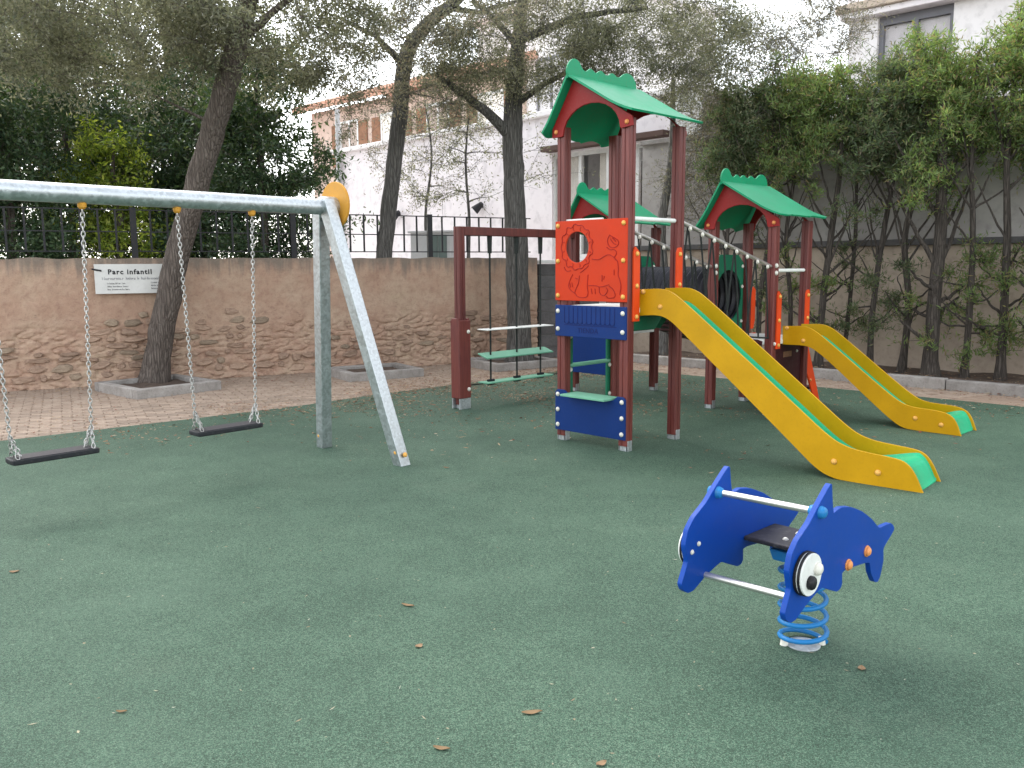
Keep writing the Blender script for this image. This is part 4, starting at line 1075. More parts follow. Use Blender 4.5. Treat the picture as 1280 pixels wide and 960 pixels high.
for (ya, yb, lab) in ((-1.52, -0.94, 'black rubber swing seat on chains beside the yellow-disc end'), (-2.73, -2.155, 'black rubber swing seat on chains farther from the yellow end disc')):
    ym = (ya + yb) / 2; root = empty('swing', SM + Vector((math.sin(TS) * ym, math.cos(TS) * ym, 0.0)), -TS)
    tag(root, lab, 'swing', 'swings hanging from the frame')
    zs = 0.425; hw = 0.265
    out = chaikin_closed([(-.085, -hw + .02), (-.07, -hw), (.07, -hw), (.085, -hw + .02), (.085, hw - .02), (.07, hw), (-.07, hw), (-.085, hw - .02)], 1)
    MB().prism(out, lambda a, b2, t: (a, b2, t), zs - .035, zs).build('seat', 'rubber_black', root, bevel=0.008)
    b_ = MB(); b_.quad_box((-.075, -hw + .05, zs), (.075, hw - .05, zs + .004)); b_.build('seat_grip', 'seat_dark', root)
    for s_, yt in ((-1, ya - ym), (1, yb - ym)):
        b_ = MB(); top = (0, yt, ZB - .09); j = (0, s_ * 0.245, zs + .14); chain(b_, top, j); chain(b_, j, (-.065, s_ * .225, zs)); chain(b_, j, (.065, s_ * .225, zs)); chain(b_, j, (0, s_ * .19, zs)); b_.build('chain', 'chain_steel', root)

# ------------------------------------------------------------------ dolphin spring rocker
DPH = R(46); DC = Vector((1.225, 3.52, 0.006))
rk = empty('spring_rocker', DC, -DPH); tag(rk, 'blue dolphin spring rocker with black seat', 'rocker')   # local x: across (right panel +), local y: head - / tail +
D = [(-0.240, 0.768), (-0.236, 0.766), (-0.226, 0.70), (-0.213, 0.650), (-0.209, 0.650), (-0.151, 0.660), (-0.067, 0.645), (0.042, 0.604), (0.136, 0.553), (0.215, 0.495), (0.278, 0.495), (0.335, 0.492), (0.362, 0.475), (0.374, 0.455), (0.34, 0.434), (0.267, 0.395), (0.278, 0.341), (0.25, 0.272), (0.228, 0.256), (0.196, 0.264), (0.153, 0.317), (0.138, 0.367), (0.027, 0.381), (-0.078, 0.39), (-0.115, 0.387), (-0.11, 0.338), (-0.125, 0.322), (-0.155, 0.318), (-0.228, 0.348), (-0.282, 0.371), (-0.331, 0.36), (-0.411, 0.333), (-0.48, 0.300), (-0.52, 0.300), (-0.552, 0.320), (-0.566, 0.348), (-0.542, 0.395), (-0.525, 0.430), (-0.548, 0.50), (-0.531, 0.559), (-0.488, 0.604), (-0.405, 0.649), (-0.345, 0.700), (-0.262, 0.762), (-0.246, 0.770)]
Dp = chaikin_closed(chaikin_closed(D, 1, .13), 1, .25); hd = 0.225
for s_ in (-1, 1):
    sh = 0.0 if s_ > 0 else -0.02
    pn = MB().prism(Dp, lambda a, b2, t: (s_ * (hd - .01) + t, a + sh, b2), -0.011, 0.011).build('side_panel', 'dolphin_blue', rk, bevel=0.005)
    xo = s_ * hd
    for k_, (r_, mt, t0, t1) in enumerate(((0.083, 'black_plastic', 0.002, 0.012), (0.080, 'white_plastic', 0.012, 0.017), (0.083, 'black_plastic', 0.017, 0.026), (0.079, 'white_plastic', 0.026, 0.034))):
        MB().tube([(xo + s_ * t0, -0.437 + sh, 0.470), (xo + s_ * t1, -0.437 + sh, 0.470)], r_, 36).build('eye_ring' if k_ < 3 else 'eye', mt, pn, bevel=0.0015)
    b_ = MB(); b_.tube([(xo + s_ * .034, -0.452 + sh, 0.445), (xo + s_ * .046, -0.452 + sh, 0.445)], 0.026, 16); b_.dome(Matrix.Translation((xo + s_ * .046, -0.452 + sh, .445)) @ Vector((s_, 0, 0)).to_track_quat('Z', 'Y').to_matrix().to_4x4(), 0.026, 0.012, 14, 3); b_.build('pupil', 'black_plastic', pn, smooth=True)
    b_ = MB(); b_.tube([(xo + s_ * .034, -0.40 + sh, 0.484), (xo + s_ * .042, -0.40 + sh, 0.484)], 0.024, 16); b_.dome(Matrix.Translation((xo + s_ * .042, -0.40 + sh, .484)) @ Vector((s_, 0, 0)).to_track_quat('Z', 'Y').to_matrix().to_4x4(), 0.024, 0.014, 14, 3); b_.build('bolt', 'bolt_white', pn, smooth=True)
    for (y, z) in ((0.098, 0.424), (-0.071, 0.408)): bolt(pn, (xo, y + sh, z), (s_, 0, 0), 'o', 1.15)
    # inner side bolts and handle collars
    xi = s_ * (hd - 0.021)
    for (y, z) in ((-0.454, 0.489), (-0.50, 0.465)): bolt(pn, (xi, y + sh, z), (-s_, 0, 0), 'w', 0.5)
    for xx_, dr in ((xi, -s_), (xo, s_)):
        b_ = MB(); b_.tube([(xx_, -0.322 + sh, 0.675), (xx_ + dr * .014, -0.322 + sh, 0.675)], [0.026, 0.022], 14); b_.dome(Matrix.Translation((xx_ + dr * .014, -.322 + sh, .675)) @ Vector((dr, 0, 0)).to_track_quat('Z', 'Y').to_matrix().to_4x4(), .022, .012, 12, 3); b_.build('handle_collar', 'spring_blue', pn, smooth=True)
MB().tube([(-hd + .02, -.34, 0.675), (hd - .02, -.322, 0.675)], 0.0135, 14).build('handle_bar', 'steel', rk, smooth=True)
MB().tube([(-hd + .02, -.42, 0.345), (hd - .02, -.40, 0.345)], 0.0135, 14).build('foot_bar', 'steel', rk, smooth=True)
seat = MB().quad_box((-hd + .021, -0.135, 0.425), (hd - .021, 0.125, 0.445)).build('seat', 'seat_dark', rk, bevel=0.006)
for (x_, y_) in ((-.05, -.06), (.05, -.06), (-.05, .05), (.05, .05)): bolt(seat, (x_, y_, 0.445), (0, 0, 1), 'w', 0.6)
MB().prism([(-.11, .40), (.11, .40), (.09, .355), (-.09, .355)], lambda a, b2, t: (a, t, b2), -.09, .09).build('seat_bracket', 'spring_blue', rk, bevel=0.006)
sp = []; turns = 5.2
for i in range(int(turns * 20) + 1):
    t = i / (turns * 20); a = 2 * math.pi * turns * t + 0.8
    zz = 0.012 + 0.352 * (t ** 1.12)
    rr = 0.096 - 0.004 * t
    sp.append((rr * math.cos(a) + .036 * (1 - t), rr * math.sin(a) - .036 * (1 - t), zz))
MB().tube(sp, 0.0105, 10).build('spring', 'spring_blue', rk, smooth=True)
b_ = MB(); b_.tube([(.036, -.036, -.01), (.036, -.036, 0.006)], 0.07, 28); bp = b_.build('base_plate', 'galvanised', rk, bevel=0.002)
for a in (0.9, 3.9):
    b_ = MB(); b_.tube([(0.08 * math.cos(a) + .036, 0.08 * math.sin(a) - .036, -0.004), (0.08 * math.cos(a) + .036, 0.08 * math.sin(a) - .036, 0.03)], [0.019, 0.014], 8); b_.build('anchor_bolt', 'bolt_white', bp, smooth=True)

#TREES
# ------------------------------------------------------------------ planters
def planter(corner, d1, L1, L2, label):
    o = empty('tree_planter', corner, math.atan2(d1.y, d1.x)); tag(o, label, 'planter')
    for (lo_, hi_) in (((0, 0, -.03), (L1, .12, .13)), ((0, L2 - .12, -.03), (L1, L2, .13)), ((0, .124, -.03), (.12, L2 - .124, .13)), ((L1 - .12, .124, -.03), (L1, L2 - .124, .13))):
        MB().quad_box(lo_, hi_).build('edging', 'concrete', o, bevel=0.012)
    b_ = MB(); n = 8
    for j in range(n + 1):
        for i in range(n + 1): b_.v.append((.1 + (L1 - .2) * i / n, .1 + (L2 - .2) * j / n, .07 + random.uniform(-.012, .02)))
    for j in range(n):
        for i in range(n): a = j * (n + 1) + i; b_.f.append((a, a + 1, a + n + 2, a + n + 1))
    b_.build('soil', 'soil', o, smooth=True); return o
c1 = Vector((-4.62, 10.52, -.012)); d1 = Vector((0.66, 0.75, 0)).normalized()
planter(c1, d1, 1.15, 1.2, 'concrete planter edging around the leaning tree trunk')
c2 = Vector((-2.27, 12.02, -.012)); d2_ = Vector((0.85, 0.52, 0)).normalized()
planter(c2, d2_, 1.15, 1.0, 'concrete planter edging around the slim dark tree trunk')
c3 = Vector((-0.24, 13.10, -.012)); planter(c3, d2_, 1.2, 1.1, 'concrete planter edging around the forked tree behind the hanging ladder')

# ------------------------------------------------------------------ trees
def leaf_mesh(P, L, W, name, mat, parent, up_bias=0.3, droop=0.0, fold=0.12, seed=1, dirs=None):
    r = np.random.default_rng(seed); n = len(P)
    a = r.normal(size=(n, 3)); a[:, 2] -= droop
    if dirs is not None: a = a * 0.6 + dirs
    a /= np.linalg.norm(a, axis=1)[:, None] + 1e-9
    b_ = r.normal(size=(n, 3)); b_[:, 2] += up_bias; b_ -= (b_ * a).sum(1)[:, None] * a; b_ /= np.linalg.norm(b_, axis=1)[:, None] + 1e-9
    s_ = np.cross(a, b_)
    l = L * r.uniform(.65, 1.25, n)[:, None]; w = W * r.uniform(.7, 1.2, n)[:, None]
    v = np.empty((n, 4, 3))
    v[:, 0] = P; v[:, 1] = P + a * l * .45 + s_ * w * .5 + b_ * w * fold; v[:, 2] = P + a * l; v[:, 3] = P + a * l * .45 - s_ * w * .5 + b_ * w * fold
    me = bpy.data.meshes.new(name); me.vertices.add(n * 4); me.vertices.foreach_set('co', v.reshape(-1))
    me.loops.add(n * 4); me.loops.foreach_set('vertex_index', np.arange(n * 4, dtype=np.int32))
    me.polygons.add(n); me.polygons.foreach_set('loop_start', np.arange(0, n * 4, 4, dtype=np.int32)); me.polygons.foreach_set('loop_total', np.full(n, 4, dtype=np.int32))
    me.update(); me.validate(); me.materials.append(M(mat))
    o = bpy.data.objects.new(name, me); COL.objects.link(o); o.parent = parent; return o
def bez(a, c, sag, n=6, rr=random):
    m_ = (a + c) * .5 + Vector((rr.uniform(-.12, .12), rr.uniform(-.12, .12), sag)) * (c - a).length
    return [(a * (1 - t) ** 2 + m_ * 2 * t * (1 - t) + c * t * t) for t in [i / n for i in range(n + 1)]]
def tree(name, label, trunk, radii, crowns, bark, leafm, L, W, n_leaf, seed, limbs=(), cat='tree', group=None, sigma=0.22, up_bias=0.3, droop=0.2, limb_from=0.5, twigs=5, flare=1.35, spread=0.26):
    """trunk: world points; crowns: (centre, radii, n_clumps)"""
    rr = random.Random(seed); nr = np.random.default_rng(seed)
    base = Vector(trunk[0]); root = empty(name, base); tag(root, label, cat, group)
    tp = [Vector(p) - base for p in trunk]
    # resample smooth
    P = []; Rd = []
    K = 6
    for i in range(len(tp) - 1):
        p0 = tp[max(i - 1, 0)]; p1 = tp[i]; p2 = tp[i + 1]; p3 = tp[min(i + 2, len(tp) - 1)]
        for k in range(K):
            t = k / K; q = 0.5 * ((2 * p1) + (p2 - p0) * t + (2 * p0 - 5 * p1 + 4 * p2 - p3) * t * t + (3 * p1 - p0 - 3 * p2 + p3) * t ** 3)
            P.append(q + Vector((rr.uniform(-1, 1), rr.uniform(-1, 1), 0)) * radii[i] * 0.06); Rd.append(radii[i] + (radii[i + 1] - radii[i]) * t)
    P.append(tp[-1]); Rd.append(radii[-1])
    Rd = [r_ * (1 + (flare - 1) * max(0, 1 - p.z / 0.45) ** 2) * rr.uniform(.97, 1.03) for r_, p in zip(Rd, P)]
    mb = MB(); mb.tube(P, Rd, 14)
    nodes = [(p, r_) for p, r_ in zip(P, Rd)][int(len(P) * limb_from):]
    for lb in limbs:
        pts = [Vector(p) - base for p in lb[0]]; r0, r1 = lb[1]; Q = []
        for i in range(len(pts) - 1):
            for k in range(4): Q.append(pts[i].lerp(pts[i + 1], k / 4) + Vector((rr.uniform(-1, 1), rr.uniform(-1, 1), rr.uniform(-1, 1))) * 0.012)
        Q.append(pts[-1]); rq = [r0 + (r1 - r0) * i / (len(Q) - 1) for i in range(len(Q))]
        mb.tube(Q, rq, 9); nodes += list(zip(Q, rq))[2:]
    allc = []
    for (c, rad, k) in crowns:
        c = Vector(c) - base; cl = []
        for _ in range(k):
            while True:
                u_ = Vector((rr.uniform(-1, 1), rr.uniform(-1, 1), rr.uniform(-1, 1)))
                if 0.12 < u_.length < 1: break
            u_ = u_ * (u_.length ** -0.25)
            cl.append(c + Vector((u_.x * rad[0], u_.y * rad[1], u_.z * rad[2])))
        cl.sort(key=lambda q: min((q - nd[0]).length for nd in nodes))
        for q in cl:
            nd = min(nodes, key=lambda nd_: (nd_[0] - q).length + (0.6 if nd_[0].z > q.z + .2 else 0)); a = nd[0]
            pts = bez(a, q, rr.uniform(-.02, .16), 6, rr); r0 = min(nd[1] * .7, 0.012 + 0.013 * (q - a).length); rq = [r0 + (0.0045 - r0) * i / 6 for i in range(7)]
            mb.tube(pts, rq, 5, cap=False); nodes += list(zip(pts, rq))[3:]
            allc.append((pts[3], q))
            if twigs:
                for _ in range(twigs):
                    e = q + Vector((rr.gauss(0, 1), rr.gauss(0, 1), rr.gauss(0, .8))) * spread; mb.tube(bez(pts[rr.randrange(3, 6)], e, .05, 3, rr), [.004, .0035, .003, .002], 3, cap=False); allc.append((q, e))
    mb.build('trunk', bark, root, smooth=True)
    if n_leaf:
        A = np.array([tuple(a) for a, c in allc]); C = np.array([tuple(c) for a, c in allc]); idx = nr.integers(0, len(A), n_leaf); t = nr.uniform(.25, 1.08, n_leaf)[:, None]
        Pn = A[idx] + (C[idx] - A[idx]) * t + nr.normal(size=(n_leaf, 3)) * sigma * 0.5 * np.array([1, 1, .85]) * nr.uniform(.3, 1.0, n_leaf)[:, None]
        leaf_mesh(Pn, L, W, 'crown', leafm, root, up_bias, droop, seed=seed)
    return root
V = Vector
def at_(px, py, Y): return atY(px, py, Y)
# leaning tree
b1 = atz(192, 482); Y1_ = b1.y
tree('leaning_tree', 'tree with thick leaning brown trunk in front of the sign', [(b1.x, b1.y, 0.02), at_(205, 400, Y1_), at_(222, 320, Y1_), at_(241, 250, Y1_ - .1), at_(264, 170, Y1_ - .2), at_(290, 80, Y1_ - .4), at_(312, -10, Y1_ - .6), at_(330, -120, Y1_ - .8)],
     [0.175, 0.165, 0.16, 0.155, 0.15, 0.14, 0.12, 0.07],
     [(at_(340, 35, 11.2), (1.35, 1.2, 0.75), 60), (at_(150, 25, 11.0), (1.7, 1.4, 0.85), 70), (at_(10, 20, 10.6), (1.3, 1.2, 0.8), 40), (at_(300, -160, 10.5), (2.2, 2.0, 1.0), 24)], 'bark_brown', 'leaf_olive', 0.065, 0.021, 62000, 11,
     limbs=[([at_(296, 55, Y1_ - .45), at_(340, 15, 11.0), at_(400, -25, 10.8)], (.06, .025)), ([at_(302, 30, Y1_ - .5), at_(230, -10, 11.0), at_(130, -40, 10.7)], (.06, .02))], sigma=.26)
# slim tree in the middle
b2_ = atz(468, 458); Y2_ = b2_.y
tree('slim_tree', 'slender dark trunked tree between swing frame and climbing post', [(b2_.x, b2_.y, 0.02), at_(475, 380, Y2_), at_(481, 310, Y2_), at_(491, 220, Y2_), at_(500, 140, Y2_), at_(508, 70, Y2_), at_(535, 30, Y2_ - .2), at_(575, -5, Y2_ - .4), at_(620, -70, Y2_ - .6)],
     [0.14, 0.135, 0.13, 0.125, 0.125, 0.12, 0.10, 0.085, 0.04],
     [(at_(450, 35, 12.6), (1.1, 1.1, 0.85), 44), (at_(590, 15, 12.2), (1.2, 1.2, 0.75), 40), (at_(440, 135, 13.2), (0.8, 0.7, 0.45), 12), (at_(545, 120, 13.2), (0.7, 0.7, 0.5), 14), (at_(520, -150, 12), (1.8, 1.6, 0.9), 14)], 'bark_grey', 'leaf_grey', 0.06, 0.018, 24000, 12,
     limbs=[([at_(506, 85, Y2_), at_(470, 45, Y2_ - .2), at_(420, 20, Y2_ - .3)], (.06, .025)), ([at_(560, 10, Y2_ - .3), at_(600, 15, Y2_ - .3), at_(650, 0, Y2_ - .3)], (.05, .02))], sigma=.24)
# forked tree behind the ladder
b3_ = atz(650, 447.5); Y3_ = 13.9; b3_ = at_(650, 452, Y3_)
tree('forked_tree', 'forked grey trunked tree behind the hanging step ladder', [(b3_.x, b3_.y, 0.02), at_(648, 380, Y3_), at_(645, 300, Y3_), at_(642, 220, Y3_), at_(641, 165, Y3_), at_(644, 100, Y3_), at_(650, 30, Y3_), at_(660, -60, Y3_)],
     [0.20, 0.19, 0.18, 0.165, 0.16, 0.125, 0.10, 0.05],
     [(at_(655, 45, 13.3), (1.35, 1.2, 0.85), 80), (at_(820, 50, 13.2), (1.4, 1.2, 0.95), 100), (at_(570, 90, 13.8), (0.75, 0.7, 0.55), 26), (at_(740, -120, 12.6), (2.2, 2.0, 0.9), 22)], 'bark_grey', 'leaf_olive', 0.06, 0.016, 70000, 13,
     limbs=[([at_(640, 172, Y3_), at_(610, 140, Y3_ - .2), at_(575, 115, Y3_ - .3), at_(545, 92, Y3_ - .4)], (.095, .035)), ([at_(643, 130, Y3_), at_(680, 105, Y3_ - .2), at_(720, 85, Y3_ - .3)], (.06, .03)), ([at_(648, 60, Y3_), at_(620, 25, Y3_), at_(590, 0, Y3_)], (.06, .03)), ([at_(650, 50, Y3_), at_(720, 20, Y3_ - .4), at_(810, 10, Y3_ - .8)], (.07, .03))], sigma=.25)
# twiggy grey tree in the corner behind the right tower
q5 = V((2.55, 14.7, 0.02))
tree('twiggy_tree', 'twiggy grey tree in the corner beside the white house', [q5, q5 + V((.05, 0, 1.0)), q5 + V((-.02, .05, 2.2)), q5 + V((.12, 0, 3.4)), q5 + V((.1, -.1, 4.6))], [.10, .09, .08, .06, .03],
     [(at_(915, 110, 14.2), (1.0, 0.9, 1.1), 90), (at_(895, 215, 14.4), (0.75, 0.6, 0.9), 50), (at_(985, 75, 14.2), (.9, .9, .8), 40), (at_(1030, 25, 14.4), (.8, .8, .6), 26)], 'bark_pale', 'leaf_grey', 0.055, 0.016, 30000, 14, limb_from=.25, sigma=.25, twigs=8)
q6 = V((1.2, 16.4, 1.62))
tree('sparse_tree', 'sparse young tree with thin twigs in front of white facade', [q6 + V((-2.9, 1.6, 0)), q6 + V((-2.95, 1.6, 1.0)), q6 + V((-2.8, 1.6, 2.2)), q6 + V((-2.9, 1.5, 3.2))], [.035, .03, .022, .012],
     [(q6 + V((-2.7, 1.4, 2.4)), (1.5, .7, 1.2), 44)], 'bark_grey', 'leaf_grey', 0.06, 0.022, 3000, 15, limb_from=.2, sigma=.18)
q7 = atY(585, 318, 15.6)
tree('sparse_tree', 'thin leafy sapling behind the railing near the slim trunk', [(q7.x, q7.y, 1.62), (q7.x + .03, q7.y, 2.4), (q7.x - .02, q7.y, 3.4), (q7.x + .05, q7.y, 4.3)], [.03, .026, .02, .01],
     [((q7.x + .1, q7.y, 3.6), (1.5, .6, 1.1), 40)], 'bark_grey', 'leaf_olive', 0.06, 0.022, 3200, 16, limb_from=.2, sigma=.18)
# laurels behind the wall on the left
def laurel(px, Y, top, label, leafm, seed, n, rx, stems=3, zb=1.62, L=.095, W=.034):
    b0 = atY(px, 330, Y); zt_ = atY(px, top, Y).z; h = zt_ - zb
    cs = []
    for k in range(3):
        zc_ = zb + h * (.16 + .30 * k); cs.append(((b0.x + random.uniform(-.2, .2), Y + random.uniform(-.1, .2), zc_), (rx * (1.0 - .08 * k), rx * .8, h * .24), 34))
    return tree('laurel_tree', label, [(b0.x, Y, zb - .02), (b0.x + .05, Y, zb + h * .35), (b0.x - .04, Y + .05, zb + h * .65), (b0.x + .03, Y, zb + h * .9)], [.07, .055, .04, .015], cs, 'bark_brown', leafm, L, W, n, seed, limb_from=.12, sigma=.24, group='laurels behind the old wall', spread=.24, up_bias=.5, droop=.1)
laurel(15, 13.2, 40, 'dark laurel tree behind the railing at the sign-side wall end', 'leaf_laurel', 31, 21000, 1.05)
laurel(150, 13.9, 165, 'sunlit yellow-green laurel bush behind the sign', 'leaf_painted_sun', 32, 15000, 0.78)
laurel(212, 14.5, 150, 'shorter laurel squeezed between sunlit bush and leaning trunk', 'leaf_laurel', 37, 14000, 0.8)
laurel(92, 14.6, 20, 'tall laurel tree rising behind the yellow-green bush', 'leaf_laurel', 33, 20000, 1.15)
laurel(330, 13.9, 55, 'dense dark laurel tree between leaning trunk and swing post', 'leaf_laurel', 34, 27000, 1.05)
laurel(255, 15.2, 20, 'tall dark laurel tree behind the leaning trunk', 'leaf_laurel', 35, 21000, 1.2)
laurel(-70, 12.4, 60, 'dark laurel tree behind the railing beyond the sunlit bush', 'leaf_laurel', 36, 12000, 1.0)
# big trees farther back on the left
for (px, Y, top, lab, seed, lm, rx) in ((60, 19.0, -60, 'tall hazy tree behind the laurels', 41, 'leaf_olive', 2.1), (230, 21.0, -40, 'tall olive-green tree behind the leaning trunk', 42, 'leaf_olive', 2.0), (-60, 17.0, -90, 'tall tree behind the wall at the far swing end', 43, 'leaf_grey', 2.0)):
    b0 = atY(px, 330, Y); zt_ = atY(px, top, Y).z; h = zt_ - 1.62
    tree('background_tree', lab, [(b0.x, Y, 1.6), (b0.x + .1, Y, 1.6 + h * .4), (b0.x - .1, Y, 1.6 + h * .75), (b0.x, Y, 1.6 + h * .95)], [.16, .13, .09, .03],
         [((b0.x, Y, 1.6 + h * .72), (rx * 1.15, rx * .8, h * .30), 90), ((b0.x, Y, 1.6 + h * .40), (rx * 1.1, rx * .8, h * .24), 60)], 'bark_brown', lm, .11, .042, 30000, seed, limb_from=.3, sigma=.36, spread=.38, group='trees behind the laurels')
# conifers in the bed on the right
CON = [(905, .55, 14.2, 130, .035, 'leaf_conifer'), (948, .65, 0, 80, .04, 'leaf_conifer'), (985, .85, 0, 90, .035, 'leaf_conifer_light'), (1022, .6, 0, 70, .05, 'leaf_conifer_light'), (1052, 1.0, 0, 80, .03, 'leaf_conifer'), (1086, .7, 0, 60, .04, 'leaf_conifer'), (1126, .75, 0, 55, .045, 'leaf_conifer'), (1162, .55, 0, 30, .085, 'leaf_conifer_light'), (1205, .65, 0, 40, .04, 'leaf_conifer_light'), (1250, .8, 0, 20, .05, 'leaf_conifer_light'), (1300, .6, 0, 10, .06, 'leaf_conifer_light'), (1360, .7, 0, 10, .05, 'leaf_conifer')]
LAB = ['slim conifer stem behind the rope bridge', 'conifer stem behind the low tower, beside the rope bridge', 'leafy light conifer right behind the low tower roof', 'twin-looking conifer stem beside the low tower post', 'thin bare conifer stem behind the short slide mouth', 'thin conifer stem above the short slide', 'slender conifer with bare lower branches, next to thickest stem', 'thickest stemmed conifer in the planting bed', 'conifer with leafy shoots low on its stem beside the thickest one', 'light conifer two stems past the thickest one', 'tall light conifer at the bed end beyond the leafy-stem conifer', 'outermost conifer at the end of the bed']
for k, (px, off, _, top, r0, lm) in enumerate(CON):
    q = atline(px, 470, KA + KN * off, KB + KN * off); Y = q.y; zt_ = atY(px, top, Y).z; rr = random.Random(100 + k)
    bx_, by_ = q.x, q.y; ln = rr.uniform(-.10, .16)
    tr = [(bx_, by_, .06), (bx_ + ln * .2 + rr.uniform(-.05, .05), by_, 1.0), (bx_ + ln * .6 + rr.uniform(-.08, .08), by_ + .05, 2.0), (bx_ + ln + rr.uniform(-.1, .1), by_, 3.0), (bx_ + ln * 1.3, by_, zt_ - .15)]
    lbs = []; zt_ += rr.uniform(-.35, .12) - (.12 if k in (5, 6, 7) else 0); tr[-1] = (tr[-1][0], tr[-1][1], zt_ - .1)
    for j in range(13):
        z0 = rr.uniform(.5, 2.9); s_ = rr.choice((-1, 1)); i0 = min(int(z0), 2); t = min(1, z0 - i0); p0 = V(tr[i0]).lerp(V(tr[i0 + 1]), t)
        up_ = rr.uniform(.1, .5) if z0 < 1.4 else rr.uniform(.4, 1.3)
        e = V((s_ * rr.uniform(.2, .65), rr.uniform(-.3, .3), up_)); lbs.append(([p0, p0 + e * .5 + V((0, 0, -.04)), p0 + e], (r0 * rr.uniform(.3, .5), r0 * .14)))
    big = []
    for j in range(7):      # separate upright plumes at uneven heights
        an = rr.uniform(0, 6.28); dz_ = rr.uniform(.15, 1.75); w_ = .2 + .16 * dz_
        big.append(((bx_ + ln + (.15 + .22 * dz_) * math.cos(an), by_ + .28 * math.sin(an), zt_ - dz_), (w_, .24, rr.uniform(.30, .55)), 9 if dz_ < 1.1 else 6))
    big.append(((bx_ + ln, by_, zt_ - .3), (.16, .16, .5), 9))
    big.append(((bx_, by_, 1.1), (.36, .28, .85), 5 if k not in (8, 9, 10) else 10))
    tree('conifer_tree', LAB[k], tr, [r0 * 1.15, r0, r0 * .9, r0 * .7, r0 * .25], big, 'bark_conifer', lm, .085, .017, 11500, 200 + k, limbs=lbs, limb_from=.1, sigma=.11, spread=.17, group='conifers in the planting bed', up_bias=.1, droop=-.7, flare=1.6)

# yucca-like pale blades above the hedge at the villa
#LITTER
# ------------------------------------------------------------------ fallen leaves
def litter(name, P, L, W, mat, seed, kind=True):
    r = np.random.default_rng(seed); n = len(P); a = r.uniform(0, 2 * np.pi, n); A = np.stack([np.cos(a), np.sin(a), r.normal(0, .12, n)], 1); Bv = np.stack([-np.sin(a), np.cos(a), r.normal(0, .15, n)], 1)
    l = (L * r.lognormal(0, .5, n))[:, None]; w = (W * r.lognormal(0, .3, n))[:, None]; v = np.empty((n, 4, 3)); up = np.array([0, 0, 1.0])
    v[:, 0] = P - A * l * .5 + up * .002; v[:, 1] = P + Bv * w * .5 + up * w * r.uniform(.1, .5, n)[:, None]; v[:, 2] = P + A * l * .5 + up * .003; v[:, 3] = P - Bv * w * .5 + up * w * r.uniform(.1, .5, n)[:, None]
    v[:, :, 2] = np.maximum(v[:, :, 2], P[:, 2:3] + .0015)
    me = bpy.data.meshes.new(name); me.from_pydata(v.reshape(-1, 3).tolist(), [], [tuple(range(4 * i, 4 * i + 4)) for i in range(n)]); me.materials.append(M(mat))
    o = bpy.data.objects.new(name, me); COL.objects.link(o); return tag(o, kind='stuff')
pts = []
r = random.Random(3)
while len(pts) < 7500:     # drifts along the edge of the rubber
    i = r.randrange(2, 14); a = Vector(RUB[i]); c = Vector(RUB[i + 1]); t = r.random(); p = a.lerp(c, t); d = r.gauss(0, .55)
    n_ = Vector((-(c - a).y, (c - a).x)).normalized(); q = p + n_ * d
    dens = 0.35 + noise.noise(Vector((q.x * .8, q.y * .8, 4))) + (0.55 if -2.2 < q.x < 1.5 else 0)
    if r.random() < dens: pts.append((q.x, q.y, .006))
while len(pts) < 10500:     # around the towers
    q = Vector((r.gauss(0.8, 1.8), r.gauss(10.3, 1.3)));
    if noise.noise(Vector((q.x * .9, q.y * .9, 8))) + .25 > r.random() * .8: pts.append((q.x, q.y, .006))
while len(pts) < 12300:     # over the paving, thicker at the foot of the wall
    q = WA + WD * r.uniform(-1, 8) + WN * min(3.2, r.expovariate(1.1)); pts.append((q.x, q.y, .006))
litter('leaf_litter', np.array(pts), .030, .014, 'leaf_fallen', 3)
pts = []
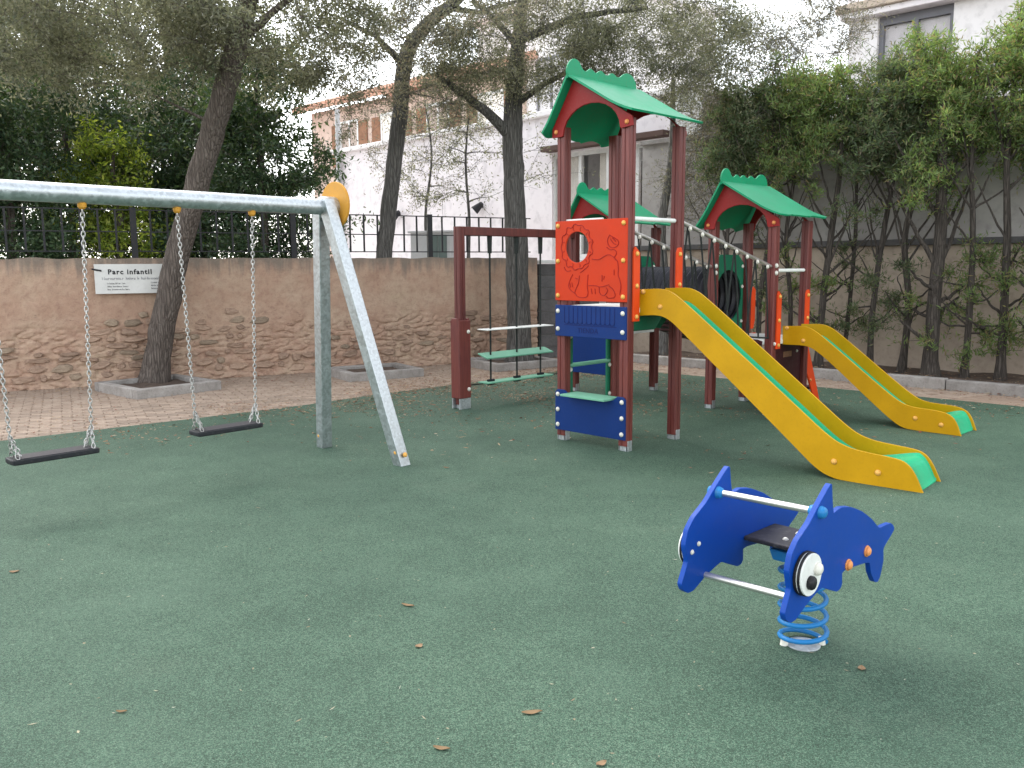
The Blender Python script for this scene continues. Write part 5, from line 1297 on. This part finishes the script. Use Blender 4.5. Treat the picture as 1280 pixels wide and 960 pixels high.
while len(pts) < 420:
    y = r.uniform(1.8, 9); q = (r.uniform(-1, 1) * (y * .62 + .3), y, .006)
    if inside(q[:2], RUB): pts.append(q)
litter('leaf_crumbs', np.array(pts), .0125, .006, 'leaf_pale', 4)
pts = []
for i in range(900): q = KA + KD * r.uniform(-1, 9) + KN * (.14 + abs(r.gauss(0, .5))); pts.append((q.x, q.y, .125))
for i in range(700): q = KA + KD * r.uniform(-1, 8) - KN * abs(r.gauss(0, .3)); pts.append((q.x, q.y, .006))
litter('bed_litter', np.array(pts), .035, .016, 'leaf_fallen', 5)
def single_leaf(px, py, L, W, ang_, mat, label):
    q = atz(px, py, .008); b_ = MB(); n = 7
    for i in range(n):
        t = i / (n - 1); w = W * math.sin(math.pi * min(1, .06 + t * .94)) ** .8 * .5; zz = -.001 + .009 * abs(t - .45); 
        for s_ in (-1, 0, 1): b_.v.append(((t - .5) * L, s_ * w, zz + (.004 if s_ else 0)))
    for i in range(n - 1):
        for j in range(2): a = i * 3 + j; b_.f.append((a, a + 3, a + 4, a + 1))
    o = b_.build('fallen_leaf', mat, loc=(q.x, q.y, q.z), smooth=True); o.rotation_euler = (0, 0, ang_); tag(o, label, 'leaf', 'single leaves lying on the rubber')
single_leaf(510, 757, .07, .022, R(-25), 'leaf_dry', 'long dry brown leaf on the rubber, just beyond the square reddish one')
single_leaf(524, 808, .035, .032, R(40), 'leaf_fallen', 'small squarish reddish leaf fragment on open rubber')
single_leaf(665, 891, .075, .028, R(8), 'leaf_dry', 'broad curled brown leaf lying alone on open rubber')
single_leaf(552, 936, .06, .022, R(-15), 'leaf_dry', 'small dry leaf on the rubber between the broad curled leaf and the white crumbs')
single_leaf(1077, 836, .04, .03, R(70), 'leaf_fallen', 'reddish curled leaf on the rubber beside the rocker spring')
single_leaf(152, 890, .04, .016, R(0), 'leaf_dry', 'tiny pale leaf on a bare stretch of rubber, far from the rocker')
single_leaf(752, 955, .04, .026, R(30), 'leaf_fallen', 'dark red leaf on the rubber nearest the broad curled leaf')
single_leaf(18, 715, .05, .03, R(10), 'leaf_fallen', 'reddish leaf on the rubber below the chain swing by the wall sign')
